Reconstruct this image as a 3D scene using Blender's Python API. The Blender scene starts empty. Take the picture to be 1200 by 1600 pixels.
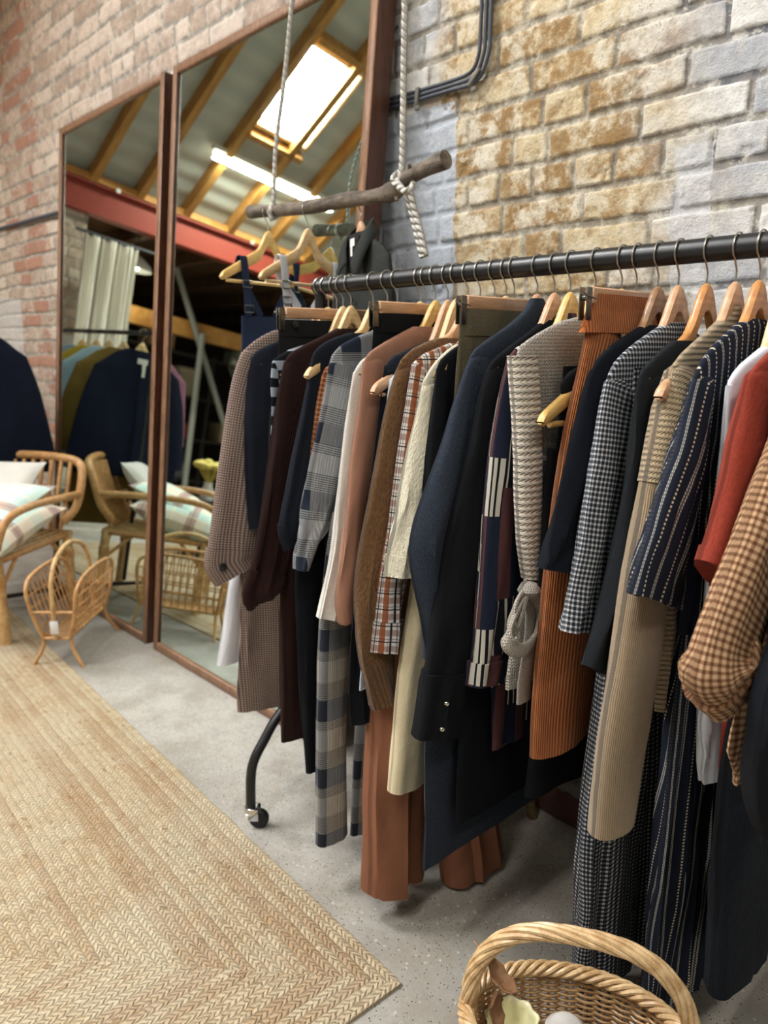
import bpy, math, random
import numpy as np
from mathutils import Vector, Matrix, noise as mn
random.seed(7); rng=np.random.default_rng(7)
S=bpy.context.scene; COL=S.collection; PI=math.pi
# ---------------------------------------------------------------- camera
FPX=1155.; CH=1.28
th=math.atan(255/FPX); ya=math.radians(43.7)
HD=Vector((-math.cos(ya),math.sin(ya),0)); RT=Vector((math.sin(ya),math.cos(ya),0))
FW=HD*math.cos(th)-Vector((0,0,math.sin(th))); UP=HD*math.sin(th)+Vector((0,0,math.cos(th)))
CAM=Vector((0,0,CH))
cd=bpy.data.cameras.new('camera'); co=bpy.data.objects.new('camera',cd); COL.objects.link(co)
co.matrix_world=Matrix(((RT.x,UP.x,-FW.x,0),(RT.y,UP.y,-FW.y,0),(RT.z,UP.z,-FW.z,CH),(0,0,0,1)))
cd.sensor_fit='VERTICAL'; cd.sensor_height=36; cd.sensor_width=27; cd.lens=FPX/1600*36; cd.clip_start=.02
cd.dof.use_dof=True; cd.dof.focus_distance=1.27; cd.dof.aperture_fstop=3.6
S.camera=co
def ray(px,py): return RT*(px-600)+UP*(800-py)+FW*FPX
def at(px,py,**k):
    d=ray(px,py); (a,v),=k.items(); i='xyz'.index(a); return CAM+d*((v-CAM[i])/d[i])
S.view_settings.view_transform='Standard'; S.view_settings.look='None'; S.view_settings.gamma=1
S.view_settings.use_curve_mapping=False; S.view_settings.exposure=0.25
# ---------------------------------------------------------------- mesh helper
class MB:
    def __init__(s): s.v=[]; s.f=[]; s.uv=[]
    def add(s,vs,fs,uvs=None):
        o=len(s.v); s.v+= [tuple(p) for p in vs]
        for f in fs: s.f.append(tuple(i+o for i in f))
        s.uv += uvs if uvs else [(0,0)]*len(vs)
    def box(s,c,sz,M=None,bev=0):
        x,y,z=[a/2 for a in sz]; M=M or Matrix(); c=Vector(c)
        if bev<=0: 
            vs=[c+(M@Vector((i*x,j*y,k*z))) for i in(-1,1) for j in(-1,1) for k in(-1,1)]
            s.add(vs,[(0,1,3,2),(4,6,7,5),(0,4,5,1),(2,3,7,6),(0,2,6,4),(1,5,7,3)]); return
        b=min(bev,x*.95,y*.95,z*.95); vs=[];idx={}
        for i in(-1,1):
            for j in(-1,1):
                for k in(-1,1):
                    for a in range(3):
                        p=[i*(x-b),j*(y-b),k*(z-b)]; p[a]+= (i,j,k)[a]*b; idx[(i,j,k,a)]=len(vs); vs.append(c+(M@Vector(p)))
        fs=[]
        for a in range(3):
            o=[q for q in range(3) if q!=a]
            for sg in(-1,1):
                l=[]
                for (p,q) in((-1,-1),(1,-1),(1,1),(-1,1)):
                    t=[0,0,0]; t[a]=sg; t[o[0]]=p; t[o[1]]=q; l.append(idx[(*t,a)])
                fs.append(tuple(l))
            for p in(-1,1):
                for q in(-1,1):
                    t=[0,0,0]; t[o[0]]=p; t[o[1]]=q; e=[]
                    for r in(-1,1):
                        t[a]=r; e.append((tuple(t)))
                    fs.append((idx[(*e[0],o[0])],idx[(*e[0],o[1])],idx[(*e[1],o[1])],idx[(*e[1],o[0])]))
        for i in(-1,1):
            for j in(-1,1):
                for k in(-1,1): fs.append(tuple(idx[(i,j,k,a)] for a in range(3)))
        s.add(vs,fs)
    def tube(s,pts,r,n=8,closed=False,cap=True,flat=1.0,up=None):
        P=[Vector(p) for p in pts]; m=len(P); R=r if isinstance(r,(list,tuple)) else [r]*m
        vs=[];uv=[]; L=0; N=None
        for i in range(m):
            a=P[(i-1)%m] if (i>0 or closed) else P[i]; b=P[(i+1)%m] if (i<m-1 or closed) else P[i]
            t=(b-a).normalized() if (b-a).length>1e-9 else Vector((0,0,1))
            if N is None:
                N=Vector(up) if up else (Vector((0,0,1)) if abs(t.z)<.9 else Vector((1,0,0)))
            N=(N-t*N.dot(t)); N=N.normalized() if N.length>1e-6 else t.orthogonal().normalized()
            B=t.cross(N)
            if i: L+=(P[i]-P[i-1]).length
            for j in range(n):
                an=2*PI*j/n; vs.append(P[i]+N*(math.cos(an)*R[i]*flat)+B*(math.sin(an)*R[i])); uv.append((j/n*2*PI*R[i],L))
        fs=[]
        for i in range(m if closed else m-1):
            for j in range(n):
                a=i*n+j;b=i*n+(j+1)%n;c=((i+1)%m)*n+(j+1)%n;d=((i+1)%m)*n+j; fs.append((a,d,c,b))
        if cap and not closed: fs+= [tuple(range(n)),tuple(reversed(range((m-1)*n,m*n)))]
        s.add(vs,fs,uv)
    def lathe(s,prof,c=(0,0,0),n=24,M=None,cap=False):
        c=Vector(c);M=M or Matrix();vs=[];uv=[]
        for r,z in prof:
            for j in range(n):
                a=2*PI*j/n; vs.append(c+(M@Vector((r*math.cos(a),r*math.sin(a),z)))); uv.append((a*r,z))
        fs=[(i*n+j,i*n+(j+1)%n,(i+1)*n+(j+1)%n,(i+1)*n+j) for i in range(len(prof)-1) for j in range(n)]
        if cap: fs+=[tuple(reversed(range(n))),tuple(range((len(prof)-1)*n,len(prof)*n))]
        s.add(vs,fs,uv)
    def grid(s,rows,uvs=None,closed=False):
        m=len(rows);n=len(rows[0]);fs=[]
        for i in range(m-1):
            for j in range(n if closed else n-1): fs.append((i*n+j,i*n+(j+1)%n,(i+1)*n+(j+1)%n,(i+1)*n+j))
        s.add([p for r in rows for p in r],fs,[q for r in uvs for q in r] if uvs else None)
    def prism(s,poly,d,fr=None):
        """poly: 2D outline (a,b); extruded +-d/2; fr=(origin,A,B,N)"""
        o,A,B,N=fr; n=len(poly); vs=[]
        ins=min(.0015,d*.3)
        cx=sum(p[0] for p in poly)/n; cy=sum(p[1] for p in poly)/n
        for k,(w,sc) in enumerate(((-d/2,1),( -d/2+ins,0),(d/2-ins,0),(d/2,1))):
            for i,(a,b) in enumerate(poly):
                if sc:
                    p0=poly[i-1];p1=poly[(i+1)%n]; t=Vector((p1[0]-p0[0],p1[1]-p0[1])); t=t.normalized() if t.length else Vector((1,0))
                    a,b=a-t.y*ins*s.sg,b+t.x*ins*s.sg
                vs.append(o+A*a+B*b+N*w)
        fs=[]
        for k in range(3):
            for i in range(n): fs.append((k*n+i,k*n+(i+1)%n,(k+1)*n+(i+1)%n,(k+1)*n+i))
        fs+=[tuple(reversed(range(n))),tuple(range(3*n,4*n))]
        s.add(vs,fs)
    sg=1
    def build(s,name,mat,parent=None,smooth=True,world=False,origin=None,sub=0,solid=0):
        me=bpy.data.meshes.new(name); off=Vector((0,0,0))
        if parent is None:
            if origin is None:
                A=np.array(s.v); origin=((A[:,0].min()+A[:,0].max())/2,(A[:,1].min()+A[:,1].max())/2,A[:,2].min())
            off=Vector(origin)
        elif world: 
            p=parent
            while p: off+=p.location; p=p.parent
        me.from_pydata([tuple(Vector(v)-off) for v in s.v],[],s.f)
        ul=me.uv_layers.new(name='uv'); li=np.empty(len(me.loops),dtype=np.int32); me.loops.foreach_get('vertex_index',li)
        ul.data.foreach_set('uv',np.array(s.uv,dtype=np.float32)[li].ravel())
        me.materials.append(mat)
        if smooth:
            me.polygons.foreach_set('use_smooth',[True]*len(me.polygons))
            try: me.set_sharp_from_angle(angle=math.radians(50))
            except Exception: pass
        o=bpy.data.objects.new(name,me); COL.objects.link(o)
        if parent is None: o.location=off
        else: o.parent=parent
        if solid:
            m=o.modifiers.new('s','SOLIDIFY'); m.thickness=solid; m.offset=0
        if sub:
            m=o.modifiers.new('s','SUBSURF'); m.levels=sub; m.render_levels=sub
        me.validate(); return o
def tag(o,label=None,cat=None,group=None,kind=None):
    for k,v in (('label',label),('category',cat),('group',group),('kind',kind)):
        if v: o[k]=v
    return o
def empty(name,loc,label,cat,group=None,rz=0):
    o=bpy.data.objects.new(name,None); COL.objects.link(o); o.location=loc; o.rotation_euler=(0,0,rz); o.empty_display_size=.05
    return tag(o,label,cat,group)
def struct(o): o['kind']='structure'; return o
def smooth_path(pts,k=6,closed=False):
    P=[Vector(p) for p in pts]; n=len(P); out=[]
    rng_=range(n if closed else n-1)
    for i in rng_:
        p0=P[(i-1)%n] if closed or i>0 else P[0]*2-P[1]; p1=P[i]; p2=P[(i+1)%n]; p3=P[(i+2)%n] if closed or i<n-2 else P[-1]*2-P[-2]
        for j in range(k):
            t=j/k; out.append(.5*((2*p1)+(p2-p0)*t+(2*p0-5*p1+4*p2-p3)*t*t+(3*p1-p0-3*p2+p3)*t**3))
    if not closed: out.append(P[-1])
    return out
def copy_tree(o,parent=None):
    c=o.copy(); COL.objects.link(c)
    if parent: c.parent=parent
    for ch in [x for x in KIDS.get(o.name,[])]:
        copy_tree(ch,c)
    return c
KIDS={}
def index_kids(o):
    ks=[x for x in COL.objects if x.parent==o]; KIDS[o.name]=ks
    for k in ks: index_kids(k)
# ---------------------------------------------------------------- node DSL
def lin(c):
    return tuple((x/255/12.92 if x/255<=.04045 else ((x/255+.055)/1.055)**2.4) for x in c)+(1,)
class X:
    def __init__(s,nt,k): s.nt=nt; s.k=k
    def _m(s,op,b=None,c=None,rev=False):
        n=s.nt.nodes.new('ShaderNodeMath'); n.operation=op
        L=[s,b,c] if not rev else [b,s,c]
        for i,q in enumerate(L):
            if q is None: continue
            if isinstance(q,X): s.nt.links.new(q.k,n.inputs[i])
            else: n.inputs[i].default_value=q
        return X(s.nt,n.outputs[0])
    def __add__(s,b): return s._m('ADD',b)
    __radd__=__add__
    def __sub__(s,b): return s._m('SUBTRACT',b)
    def __rsub__(s,b): return s._m('SUBTRACT',b,rev=True)
    def __mul__(s,b): return s._m('MULTIPLY',b)
    __rmul__=__mul__
    def __truediv__(s,b): return s._m('DIVIDE',b)
    def fract(s): return s._m('FRACT')
    def floor(s): return s._m('FLOOR')
    def abs(s): return s._m('ABSOLUTE')
    def sin(s): return s._m('SINE')
    def lt(s,b): return s._m('LESS_THAN',b)
    def gt(s,b): return s._m('GREATER_THAN',b)
    def mx(s,b): return s._m('MAXIMUM',b)
    def mn(s,b): return s._m('MINIMUM',b)
    def pw(s,b): return s._m('POWER',b)
    def ss(s,a,b):
        n=s.nt.nodes.new('ShaderNodeMapRange'); n.interpolation_type='SMOOTHSTEP'; s.nt.links.new(s.k,n.inputs[0])
        n.inputs[1].default_value=a; n.inputs[2].default_value=b; return X(s.nt,n.outputs[0])
    def band(s,p,w,o=0.): return (s/p+o).fract().lt(w)
DIM=1.
class Mat:
    def __init__(s,name,rough=.8,spec=.3,metal=0.,coord='uv'):
        s.m=bpy.data.materials.new(name); s.m.use_nodes=True; s.nt=s.m.node_tree; s.nt.nodes.clear()
        s.o=s.nt.nodes.new('ShaderNodeOutputMaterial'); s.p=s.nt.nodes.new('ShaderNodeBsdfPrincipled')
        s.nt.links.new(s.p.outputs[0],s.o.inputs[0])
        s.p.inputs['Roughness'].default_value=rough; s.p.inputs['Specular IOR Level'].default_value=spec; s.p.inputs['Metallic'].default_value=metal
        tc=s.nt.nodes.new('ShaderNodeTexCoord'); s.tc=tc
        s.vec=tc.outputs['UV'] if coord=='uv' else tc.outputs['Object'] if coord=='obj' else s.nt.nodes.new('ShaderNodeNewGeometry').outputs['Position']
        q=s.nt.nodes.new('ShaderNodeSeparateXYZ'); s.nt.links.new(s.vec,q.inputs[0])
        s.U,s.V,s.W=[X(s.nt,q.outputs[i]) for i in range(3)]
    def noise(s,scale,detail=3,rough=.5,vec=None,stretch=None,out=0,dist=0):
        n=s.nt.nodes.new('ShaderNodeTexNoise'); n.inputs['Scale'].default_value=scale; n.inputs['Detail'].default_value=detail; n.inputs['Roughness'].default_value=rough; n.inputs['Distortion'].default_value=dist
        v=vec or s.vec
        if stretch:
            m=s.nt.nodes.new('ShaderNodeMapping'); m.inputs['Scale'].default_value=stretch; s.nt.links.new(v,m.inputs[0]); v=m.outputs[0]
        s.nt.links.new(v,n.inputs['Vector']); return X(s.nt,n.outputs[out])
    def wn(s,x,y=0.):
        c=s.nt.nodes.new('ShaderNodeCombineXYZ')
        for i,q in enumerate((x,y)):
            if isinstance(q,X): s.nt.links.new(q.k,c.inputs[i])
            else: c.inputs[i].default_value=q
        n=s.nt.nodes.new('ShaderNodeTexWhiteNoise'); n.noise_dimensions='2D'; s.nt.links.new(c.outputs[0],n.inputs['Vector']); return X(s.nt,n.outputs['Value'])
    def voro(s,scale,stretch=None,feat='F1',out='Distance',vec=None):
        n=s.nt.nodes.new('ShaderNodeTexVoronoi'); n.feature=feat; n.inputs['Scale'].default_value=scale; v=vec or s.vec
        if stretch:
            m=s.nt.nodes.new('ShaderNodeMapping'); m.inputs['Scale'].default_value=stretch; s.nt.links.new(v,m.inputs[0]); v=m.outputs[0]
        s.nt.links.new(v,n.inputs['Vector']); return X(s.nt,n.outputs[out])
    def attr(s,name):
        n=s.nt.nodes.new('ShaderNodeAttribute'); n.attribute_name=name; return X(s.nt,n.outputs['Fac'])
    def mix(s,f,a,b):
        n=s.nt.nodes.new('ShaderNodeMix'); n.data_type='RGBA'; n.clamp_factor=True
        for q,i in ((f,0),(a,6),(b,7)):
            if isinstance(q,X): s.nt.links.new(q.k,n.inputs[i])
            elif i==0: n.inputs[0].default_value=q
            else: n.inputs[i].default_value=q if len(q)==4 and max(q[:3])<=1 and not isinstance(q[0],int) else lin(q)
        return X(s.nt,n.outputs[2])
    def val(s,c,f):   # multiply colour by scalar
        n=s.nt.nodes.new('ShaderNodeVectorMath'); n.operation='SCALE'
        if isinstance(c,X): s.nt.links.new(c.k,n.inputs[0])
        else: n.inputs[0].default_value=lin(c)[:3]
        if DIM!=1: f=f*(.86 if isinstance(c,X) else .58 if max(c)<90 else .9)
        s.nt.links.new(f.k,n.inputs['Scale']); return X(s.nt,n.outputs[0])
    def col(s,c):
        if isinstance(c,X): s.nt.links.new(c.k,s.p.inputs['Base Color'])
        else: s.p.inputs['Base Color'].default_value=lin(c)
        return s
    def bump(s,h,dist=.002,strength=1.):
        n=s.nt.nodes.new('ShaderNodeBump'); n.inputs['Distance'].default_value=dist; n.inputs['Strength'].default_value=strength
        s.nt.links.new(h.k,n.inputs['Height']); s.nt.links.new(n.outputs[0],s.p.inputs['Normal']); return s
    def set(s,k,v): s.p.inputs[k].default_value=v; return s
# fabrics
def plain(name,c,mel=.12,fz=0.,scale=900,bd=.0006,rough=.9,soft=.0,wk=5.):
    m=Mat(name,rough,.15); n=m.noise(scale,2,.7,stretch=(1,.45,1)); l=m.noise(9,3,.5)
    m.col(m.val(c,(n-.5)*(mel*4)+1+(l-.5)*.25)); m.bump((n+m.noise(60,3,.6,stretch=(1,.35,1))*soft)*bd+(m.noise(13,3,.5,stretch=(1,.45,1),dist=.5)+m.noise(34,2,.5,stretch=(1,.7,1),dist=.8)*.35)*(.0011*wk),1.)
    if fz: m.set('Sheen Weight',fz*(.08 if max(c)<90 else .3)); m.set('Sheen Roughness',.5)
    return m.m
def cord(name,c,p=.0032,depth=.0012,fz=.25):
    m=Mat(name,.9,.12); d=m.noise(14,2)*.0012
    h=((m.U+d)*(PI/p)).sin().abs(); n=m.noise(700,2,.6)
    m.col(m.val(c,(h*.35+.78)+(n-.5)*.3)); m.bump(h+n*.15,depth); m.set('Sheen Weight',fz*(.08 if max(c)<90 else .3)); return m.m
def knit(name,c,p=.006,q=.005,depth=.0022,mel=.3,fz=.2,hor=False):
    m=Mat(name,.95,.1); U,V=(m.V,m.U) if hor else (m.U,m.V)
    fu=(U/p).fract()-.5; st=((V/q+fu.abs()*1.4)*PI).sin().abs(); h=((fu*PI*.98).sin().abs()*-1+1)*.2+(fu.abs()*2*PI).sin().abs()*st
    n=m.noise(500,2,.7)
    m.col(m.val(c,h*.38+.72+(n-.5)*mel)); m.bump(h+n*.3,depth); m.set('Sheen Weight',fz*(.08 if max(c)<90 else .3)); return m.m
def rib(name,c,p=.009,q=.006,depth=.003,mel=.3,hor=False,con=.4):
    m=Mat(name,.95,.1); U,V=(m.V,m.U) if hor else (m.U,m.V); d=m.noise(20,2)*.004
    h=((U+d)*(PI/p)).sin().abs(); st=((V/q+h)*PI).sin().abs()*.35; n=m.noise(450,2,.7)
    m.col(m.val(c,h*con+(1-con*.7)+st*.25+(n-.5)*mel)); m.bump(h+st+n*.2,depth); m.set('Sheen Weight',.2); return m.m
def gingham(name,a,b,p=.012,mid=None,w=.5,warp=.002):
    m=Mat(name,.9,.12); d=(m.noise(8,2)-.5)*warp*2; x=(m.U+d).band(p,w); y=(m.V+d).band(p,w); n=m.noise(900,2,.7)
    mid=mid or tuple((i+j)//2 for i,j in zip(a,b))
    c=m.mix(x*y,m.mix(x.mx(y),a,mid),b); m.col(m.val(c,(n-.5)*.5+1)); m.bump(n,.0006); return m.m
def wood(name,a,b,sc=(1,1,1),k=30,rough=.45,spec=.4,coord='obj'):
    m=Mat(name,rough,spec,coord=coord); g=m.noise(k,4,.6,stretch=sc,dist=.6); f=m.noise(k*5,2,.6,stretch=sc)
    m.col(m.mix((g*.75+f*.25).ss(.32,.68),a,b)); m.bump(f,.0003); return m.m
def metal(name,c,rough=.3): 
    m=Mat(name,rough,.5,1.); m.col(c); return m.m
def flat(name,c,rough=.6,spec=.3,mel=.0,coord='obj'):
    m=Mat(name,rough,spec,coord=coord)
    if mel: m.col(m.val(c,(m.noise(40,4)-.5)*mel*2+1))
    else: m.col(c)
    return m.m
def emit(name,c,e):
    m=Mat(name); m.col(c); m.p.inputs['Emission Color'].default_value=lin(c); m.set('Emission Strength',e); return m.m
# ================================================================ SETTING
WY=1.70; LEAN=math.radians(6.15); MB0=1.36
def vnoise(x,y,seed=0):
    xi=np.floor(x).astype(int);yi=np.floor(y).astype(int);fx=x-xi;fy=y-yi;fx=fx*fx*(3-2*fx);fy=fy*fy*(3-2*fy)
    def h(a,b):
        n=(a*374761393+b*668265263+seed*1442695041)&0x7fffffff; n=((n^(n>>13))*1274126177)&0x7fffffff; return ((n^(n>>16))&0xffff)/65535.
    return (h(xi,yi)*(1-fx)+h(xi+1,yi)*fx)*(1-fy)+(h(xi,yi+1)*(1-fx)+h(xi+1,yi+1)*fx)*fy
def fbm(x,y,seed=0,o=4):
    s=0;a=.5
    for i in range(o): s=s+a*vnoise(x*2**i,y*2**i,seed+i*17); a*=.5
    return s
def brick_sheet(name,xs,zs,place,mat,seed=3,H=.083):
    X_,Z_=np.meshgrid(xs,zs); 
    wx=X_+(fbm(X_*6,Z_*6,seed)-.5)*.02; wz=Z_+(fbm(X_*2.5,Z_*2.5,seed+50)-.5)*.028+(fbm(X_*14,Z_*14,seed+9)-.5)*.007
    row=np.floor(wz/H).astype(int); fz=wz-row*H; dz=np.minimum(fz,H-fz)
    dx=np.zeros_like(X_); bid=np.zeros_like(X_,dtype=int)
    r0=np.random.default_rng(seed)
    for r in range(row.min(),row.max()+1):
        js=[xs[0]-.5+r0.random()*.2]
        hd=(r%5==0)
        while js[-1]<xs[-1]+.5: js.append(js[-1]+(.118 if (hd or r0.random()<.15) else .245)+r0.normal()*.004)
        js=np.array(js); m=row==r; w=wx[m]; k=np.searchsorted(js,w); dx[m]=np.minimum(w-js[k-1],js[k]-w); bid[m]=k+r*977
    d=np.minimum(dx+.0022,dz+.0004); rn=((bid*2654435761)&0xffffff)/16777216.; rn2=((bid*40503+77)*2246822519&0xffffff)/16777216.
    edge=.0045+.004*fbm(X_*30,Z_*30,seed+4)
    b=np.clip((d-edge)/.0055,0,1); b=b*b*(3-2*b)
    chip=np.clip((fbm(X_*16,Z_*16,seed+8)-.66)*9,0,1)
    h=b*(.0060+(rn-.5)*.004)+(fbm(X_*45,Z_*45,seed+2,3)-.5)*.0035+(fbm(X_*9,Z_*9,seed+5)-.5)*.008-chip*.006*b
    nz,nx=X_.shape; P=place(X_.ravel(),Z_.ravel(),h.ravel())
    me=bpy.data.meshes.new(name); i=np.arange((nz-1)*(nx-1)); a=(i//(nx-1))*nx+i%(nx-1)
    F=np.stack([a,a+1,a+nx+1,a+nx],1).astype(np.int32)
    me.vertices.add(len(P)); me.vertices.foreach_set('co',P.astype(np.float32).ravel())
    me.loops.add(F.size); me.loops.foreach_set('vertex_index',F.ravel()); me.polygons.add(len(F)); me.polygons.foreach_set('loop_start',np.arange(len(F),dtype=np.int32)*4)
    me.update(calc_edges=True); me.polygons.foreach_set('use_smooth',[True]*len(F))
    for nm,ar in (('mort',b),('rnd',rn),('rnd2',rn2)):
        at_=me.attributes.new(nm,'FLOAT','POINT'); at_.data.foreach_set('value',ar.ravel().astype(np.float32))
    me.materials.append(mat); o=bpy.data.objects.new(name,me); COL.objects.link(o); return o
def wallmat(name,near=True):
    m=Mat(name,.85,.25,coord='pos'); b=m.attr('mort'); r=m.attr('rnd'); r2=m.attr('rnd2'); xx=m.U; zz=m.W
    n1=m.noise(2.2,4,.6); n2=m.noise(9,4,.6); n3=m.noise(45,4,.65); n4=m.noise(180,3,.6); ns=m.noise(14,4,.6,stretch=(.5,1,2.2))
    red=m.mix(r,(134,82,62),(158,106,84)); och=m.mix(r2,(156,126,84),(188,166,126)); 
    white=m.mix(n2.ss(.3,.7),(182,180,176),(214,212,206)); grey=m.mix(n2,(134,136,140),(168,169,172))
    # regions along the wall
    n5=m.noise(26,5,.72,dist=.15); n6=m.noise(5,5,.65)
    bb=(b+(n5-.5)*.9).ss(.25,.75)
    wx=xx+(n1-.5)*.5+(n2-.5)*.2
    ochz=wx.ss(-1.70,-1.52)*(wx.ss(-1.02,-.72)*-1+1)          # ochre-stained stretch beside the painted patch
    right=wx.ss(-1.08,-.80)
    far=(wx.ss(-2.2,-2.0)*-1+1)
    ochc=m.mix((n5*.62+r2*.12+n6*.26).ss(.40,.60),(150,120,80),(202,186,154))
    ochc=m.mix((n2*.5+n5*.5).ss(.47,.62),ochc,(214,206,188))
    gw=m.mix((n6*.5+n2*.3+r*.2).ss(.42,.60),(172,174,179),(216,214,210)); gw=m.mix(n5.ss(.5,.72)*.6,gw,(222,220,214))
    base=m.mix(ochz,gw,ochc)
    pink=m.mix((n5*.5+n2*.3+r*.2).ss(.36,.62),(164,146,132),(204,192,180))
    base=m.mix(far,base,pink)
    low=(zz.ss(1.44,1.56)*-1+1)*(far*-1+1)
    redcol=(((xx+4.9).abs().ss(.15,.55)*-1+1)+((xx+5.75).abs().ss(.1,.35)*-1+1))*far
    bare=(n5*.42+n6*.28+r*.3+low*.08+redcol*.24-right*.08-far*.05).ss(.66,.74)
    base=m.mix(bare*.8,base,red)
    speck=(n4*.6+n5*.4).ss(.60,.64)*(n2.ss(.45,.6))
    base=m.mix(speck*.8,base,red)
    mort=m.mix(n5,(124,118,110),(170,164,154)); mort=m.mix(right*n2.ss(.4,.6),mort,(108,109,114)); mort=m.mix(n5.ss(.5,.62),mort,(190,186,178))
    mort=m.mix(ochz*.7,mort,m.mix(n5.ss(.4,.6),(132,120,100),(188,178,158)))
    c=m.mix(bb,mort,base)
    ex=xx+(n2-.5)*.05; ez=zz+(n2-.5)*.05
    bp=ex.gt(-1.90)*ex.lt(-1.49)*ez.lt(1.955)*(n3*.5+n5*.5).ss(.36,.42); c=m.mix(bp*.93,c,m.mix(n5,(170,178,192),(202,208,216)))
    bl=(zz+(n2-.5)*.1).lt(1.6)*ex.lt(-5.15)*.8; c=m.mix(bl,c,(190,190,190))
    st=(ex+.795).abs().lt(.042)*ez.gt(1.4)*ez.lt(1.72); c=m.mix(st*.75,c,m.mix(n5,(184,184,188),(212,212,212)))
    m.col(m.val(c,(n4-.5)*.3+1+(n3-.5)*.45)); m.bump(n5*.45+n3*.35+n4*.2,.007,.9); return m.m
def dens(a,b,s): return np.arange(a,b,s)
M_wall=wallmat('painted_brick')
xs=np.concatenate([dens(-6.45,-3,.014),dens(-3,-1.95,.008),dens(-1.95,.05,.0042),dens(.05,.6,.02)])
zs=np.concatenate([dens(0,1.3,.012),dens(1.3,2.32,.0042),dens(2.32,3.6,.011)])
struct(brick_sheet('wall_back',xs,zs,lambda x,z,h:np.stack([x,WY+.008-h,z],1),M_wall))
# ---- plain shell
M_plaster=flat('limewashed_block',(176,170,160),.9,.1,.15)
M_dark=flat('dark_boarding',(60,55,50),.9,.1,.2)
def slab(name,c,sz,mat,k=True):
    b=MB(); b.box(c,sz); o=b.build(name,mat,smooth=False); return struct(o)
slab('wall_gable',(-4,WY+.12,5.05),(16,.2,3.0),M_plaster)
slab('wall_rear',(-5,-6.1,3),(18.4,.2,6),M_plaster)
slab('wall_right',(4.1,-2.2,3),(.2,8,6),M_plaster)
slab('wall_far_left',(-13.1,-2.2,3),(.2,8,6),M_dark)
slab('wall_back_extension',(-9.8,WY+.1,1.775),(6.6,.2,3.55),M_plaster)
slab('wall_back_side',(2.4,WY+.1,1.775),(3.5,.2,3.55),M_plaster)
# ---- concrete floor
m=Mat('polished_concrete',.62,.35,coord='pos'); n1=m.noise(1.3,5,.6); n2=m.noise(7,5,.6); n3=m.noise(60,4,.7); n4=m.noise(260,2,.7); v=m.voro(120); v2=m.voro(44)
c=m.mix(n1.ss(.35,.65),(140,135,127),(172,168,161)); c=m.mix(n2.ss(.42,.7)*.6,c,(134,126,114))
c=m.mix((v2.lt(.16))*n2.ss(.35,.5)*.6,c,(196,190,180)); c=m.mix(v.lt(.21)*n3.ss(.42,.52),c,(66,62,57)); c=m.mix((v2.lt(.1))*n3.ss(.5,.56),c,(60,56,52))
m.col(m.val(c,(n3-.5)*.45+1+(n4-.5)*.4)); m.bump(n3*.4+v*.3+n2,.0016,.7); M_floor=m.m
b=MB(); b.box((-4.5,-2.2,-.05),(18,8.2,.1)); struct(b.build('floor',M_floor,smooth=False))
# ---- roof: rises from the steel beam at x=-6.5, ridge at x=-1.9
RS=math.radians(35); XB=-6.5; ZB=2.98; tR=math.tan(RS); XR=-1.9
def rz(x): return ZB+tR*(x-XB) if x<XR else ZB+tR*(XR-XB)-tR*(x-XR)
m=Mat('white_roof_board',.6,.3,coord='pos'); rb=(m.U*(2*PI/.16)).sin(); m.col(m.val((182,186,180),rb*.05+1)); m.bump(rb,.008); M_board=m.m
M_raft=wood('rafter_pine',(196,150,84),(160,112,56),(1,6,1),6,.6)
SKY=[(-5.28,-.65,.80,.56),(-3.4,-.65,1.2,1.0),(-3.4,-3.2,1.2,1.0)]    # skylights: x centre, y centre, slope length, width; last two unseen, added for light
b=MB()
def roofq(x0,x1,y0,y1,t=.04):
    z0,z1=rz(x0),rz(x1)
    vs=[(x0,y0,z0),(x1,y0,z1),(x1,y1,z1),(x0,y1,z0),(x0,y0,z0+t),(x1,y0,z1+t),(x1,y1,z1+t),(x0,y1,z0+t)]
    b.add(vs,[(0,3,2,1),(4,5,6,7),(0,1,5,4),(1,2,6,5),(2,3,7,6),(3,0,4,7)])
hole=lambda s:(s[0]-s[2]/2*math.cos(RS),s[0]+s[2]/2*math.cos(RS),s[1]-s[3]/2,s[1]+s[3]/2)
ycuts=sorted({-6.05,WY+.05}|{q for s in SKY for q in hole(s)[2:]}); xcuts=sorted({-6.75,XR}|{q for s in SKY for q in hole(s)[:2]})
for i in range(len(xcuts)-1):
    for j in range(len(ycuts)-1):
        cx=(xcuts[i]+xcuts[i+1])/2; cy=(ycuts[j]+ycuts[j+1])/2
        if any(h[0]<cx<h[1] and h[2]<cy<h[3] for h in map(hole,SKY)): continue
        roofq(xcuts[i],xcuts[i+1],ycuts[j],ycuts[j+1])
roofq(XR,4.2,-6.05,WY+.03)
struct(b.build('ceiling',M_board,smooth=False))
Rm=Matrix.Rotation(-RS,3,'Y')
def along(x0,x1,y,w,h,off=0):
    L=(x1-x0)/math.cos(RS); cx=(x0+x1)/2; c=Vector((cx,y,rz(cx)))-Vector((-math.sin(RS),0,math.cos(RS)))*(h/2+off)
    return c,(L,w,h)
for i,y in enumerate([1.44,.98,.53,.12,-.33,-.80,-1.25,-1.72,-2.2,-2.7,-3.7,-4.3,-4.9]):
    b=MB(); c,sz=along(XB,XR,y,.062,.12); b.box(c,sz,Rm.to_4x4() if 0 else Matrix.Rotation(-RS,4,'Y'))
    o=b.build('roof_rafter',M_raft,smooth=False); struct(o); o.name='trim_rafter'
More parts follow.
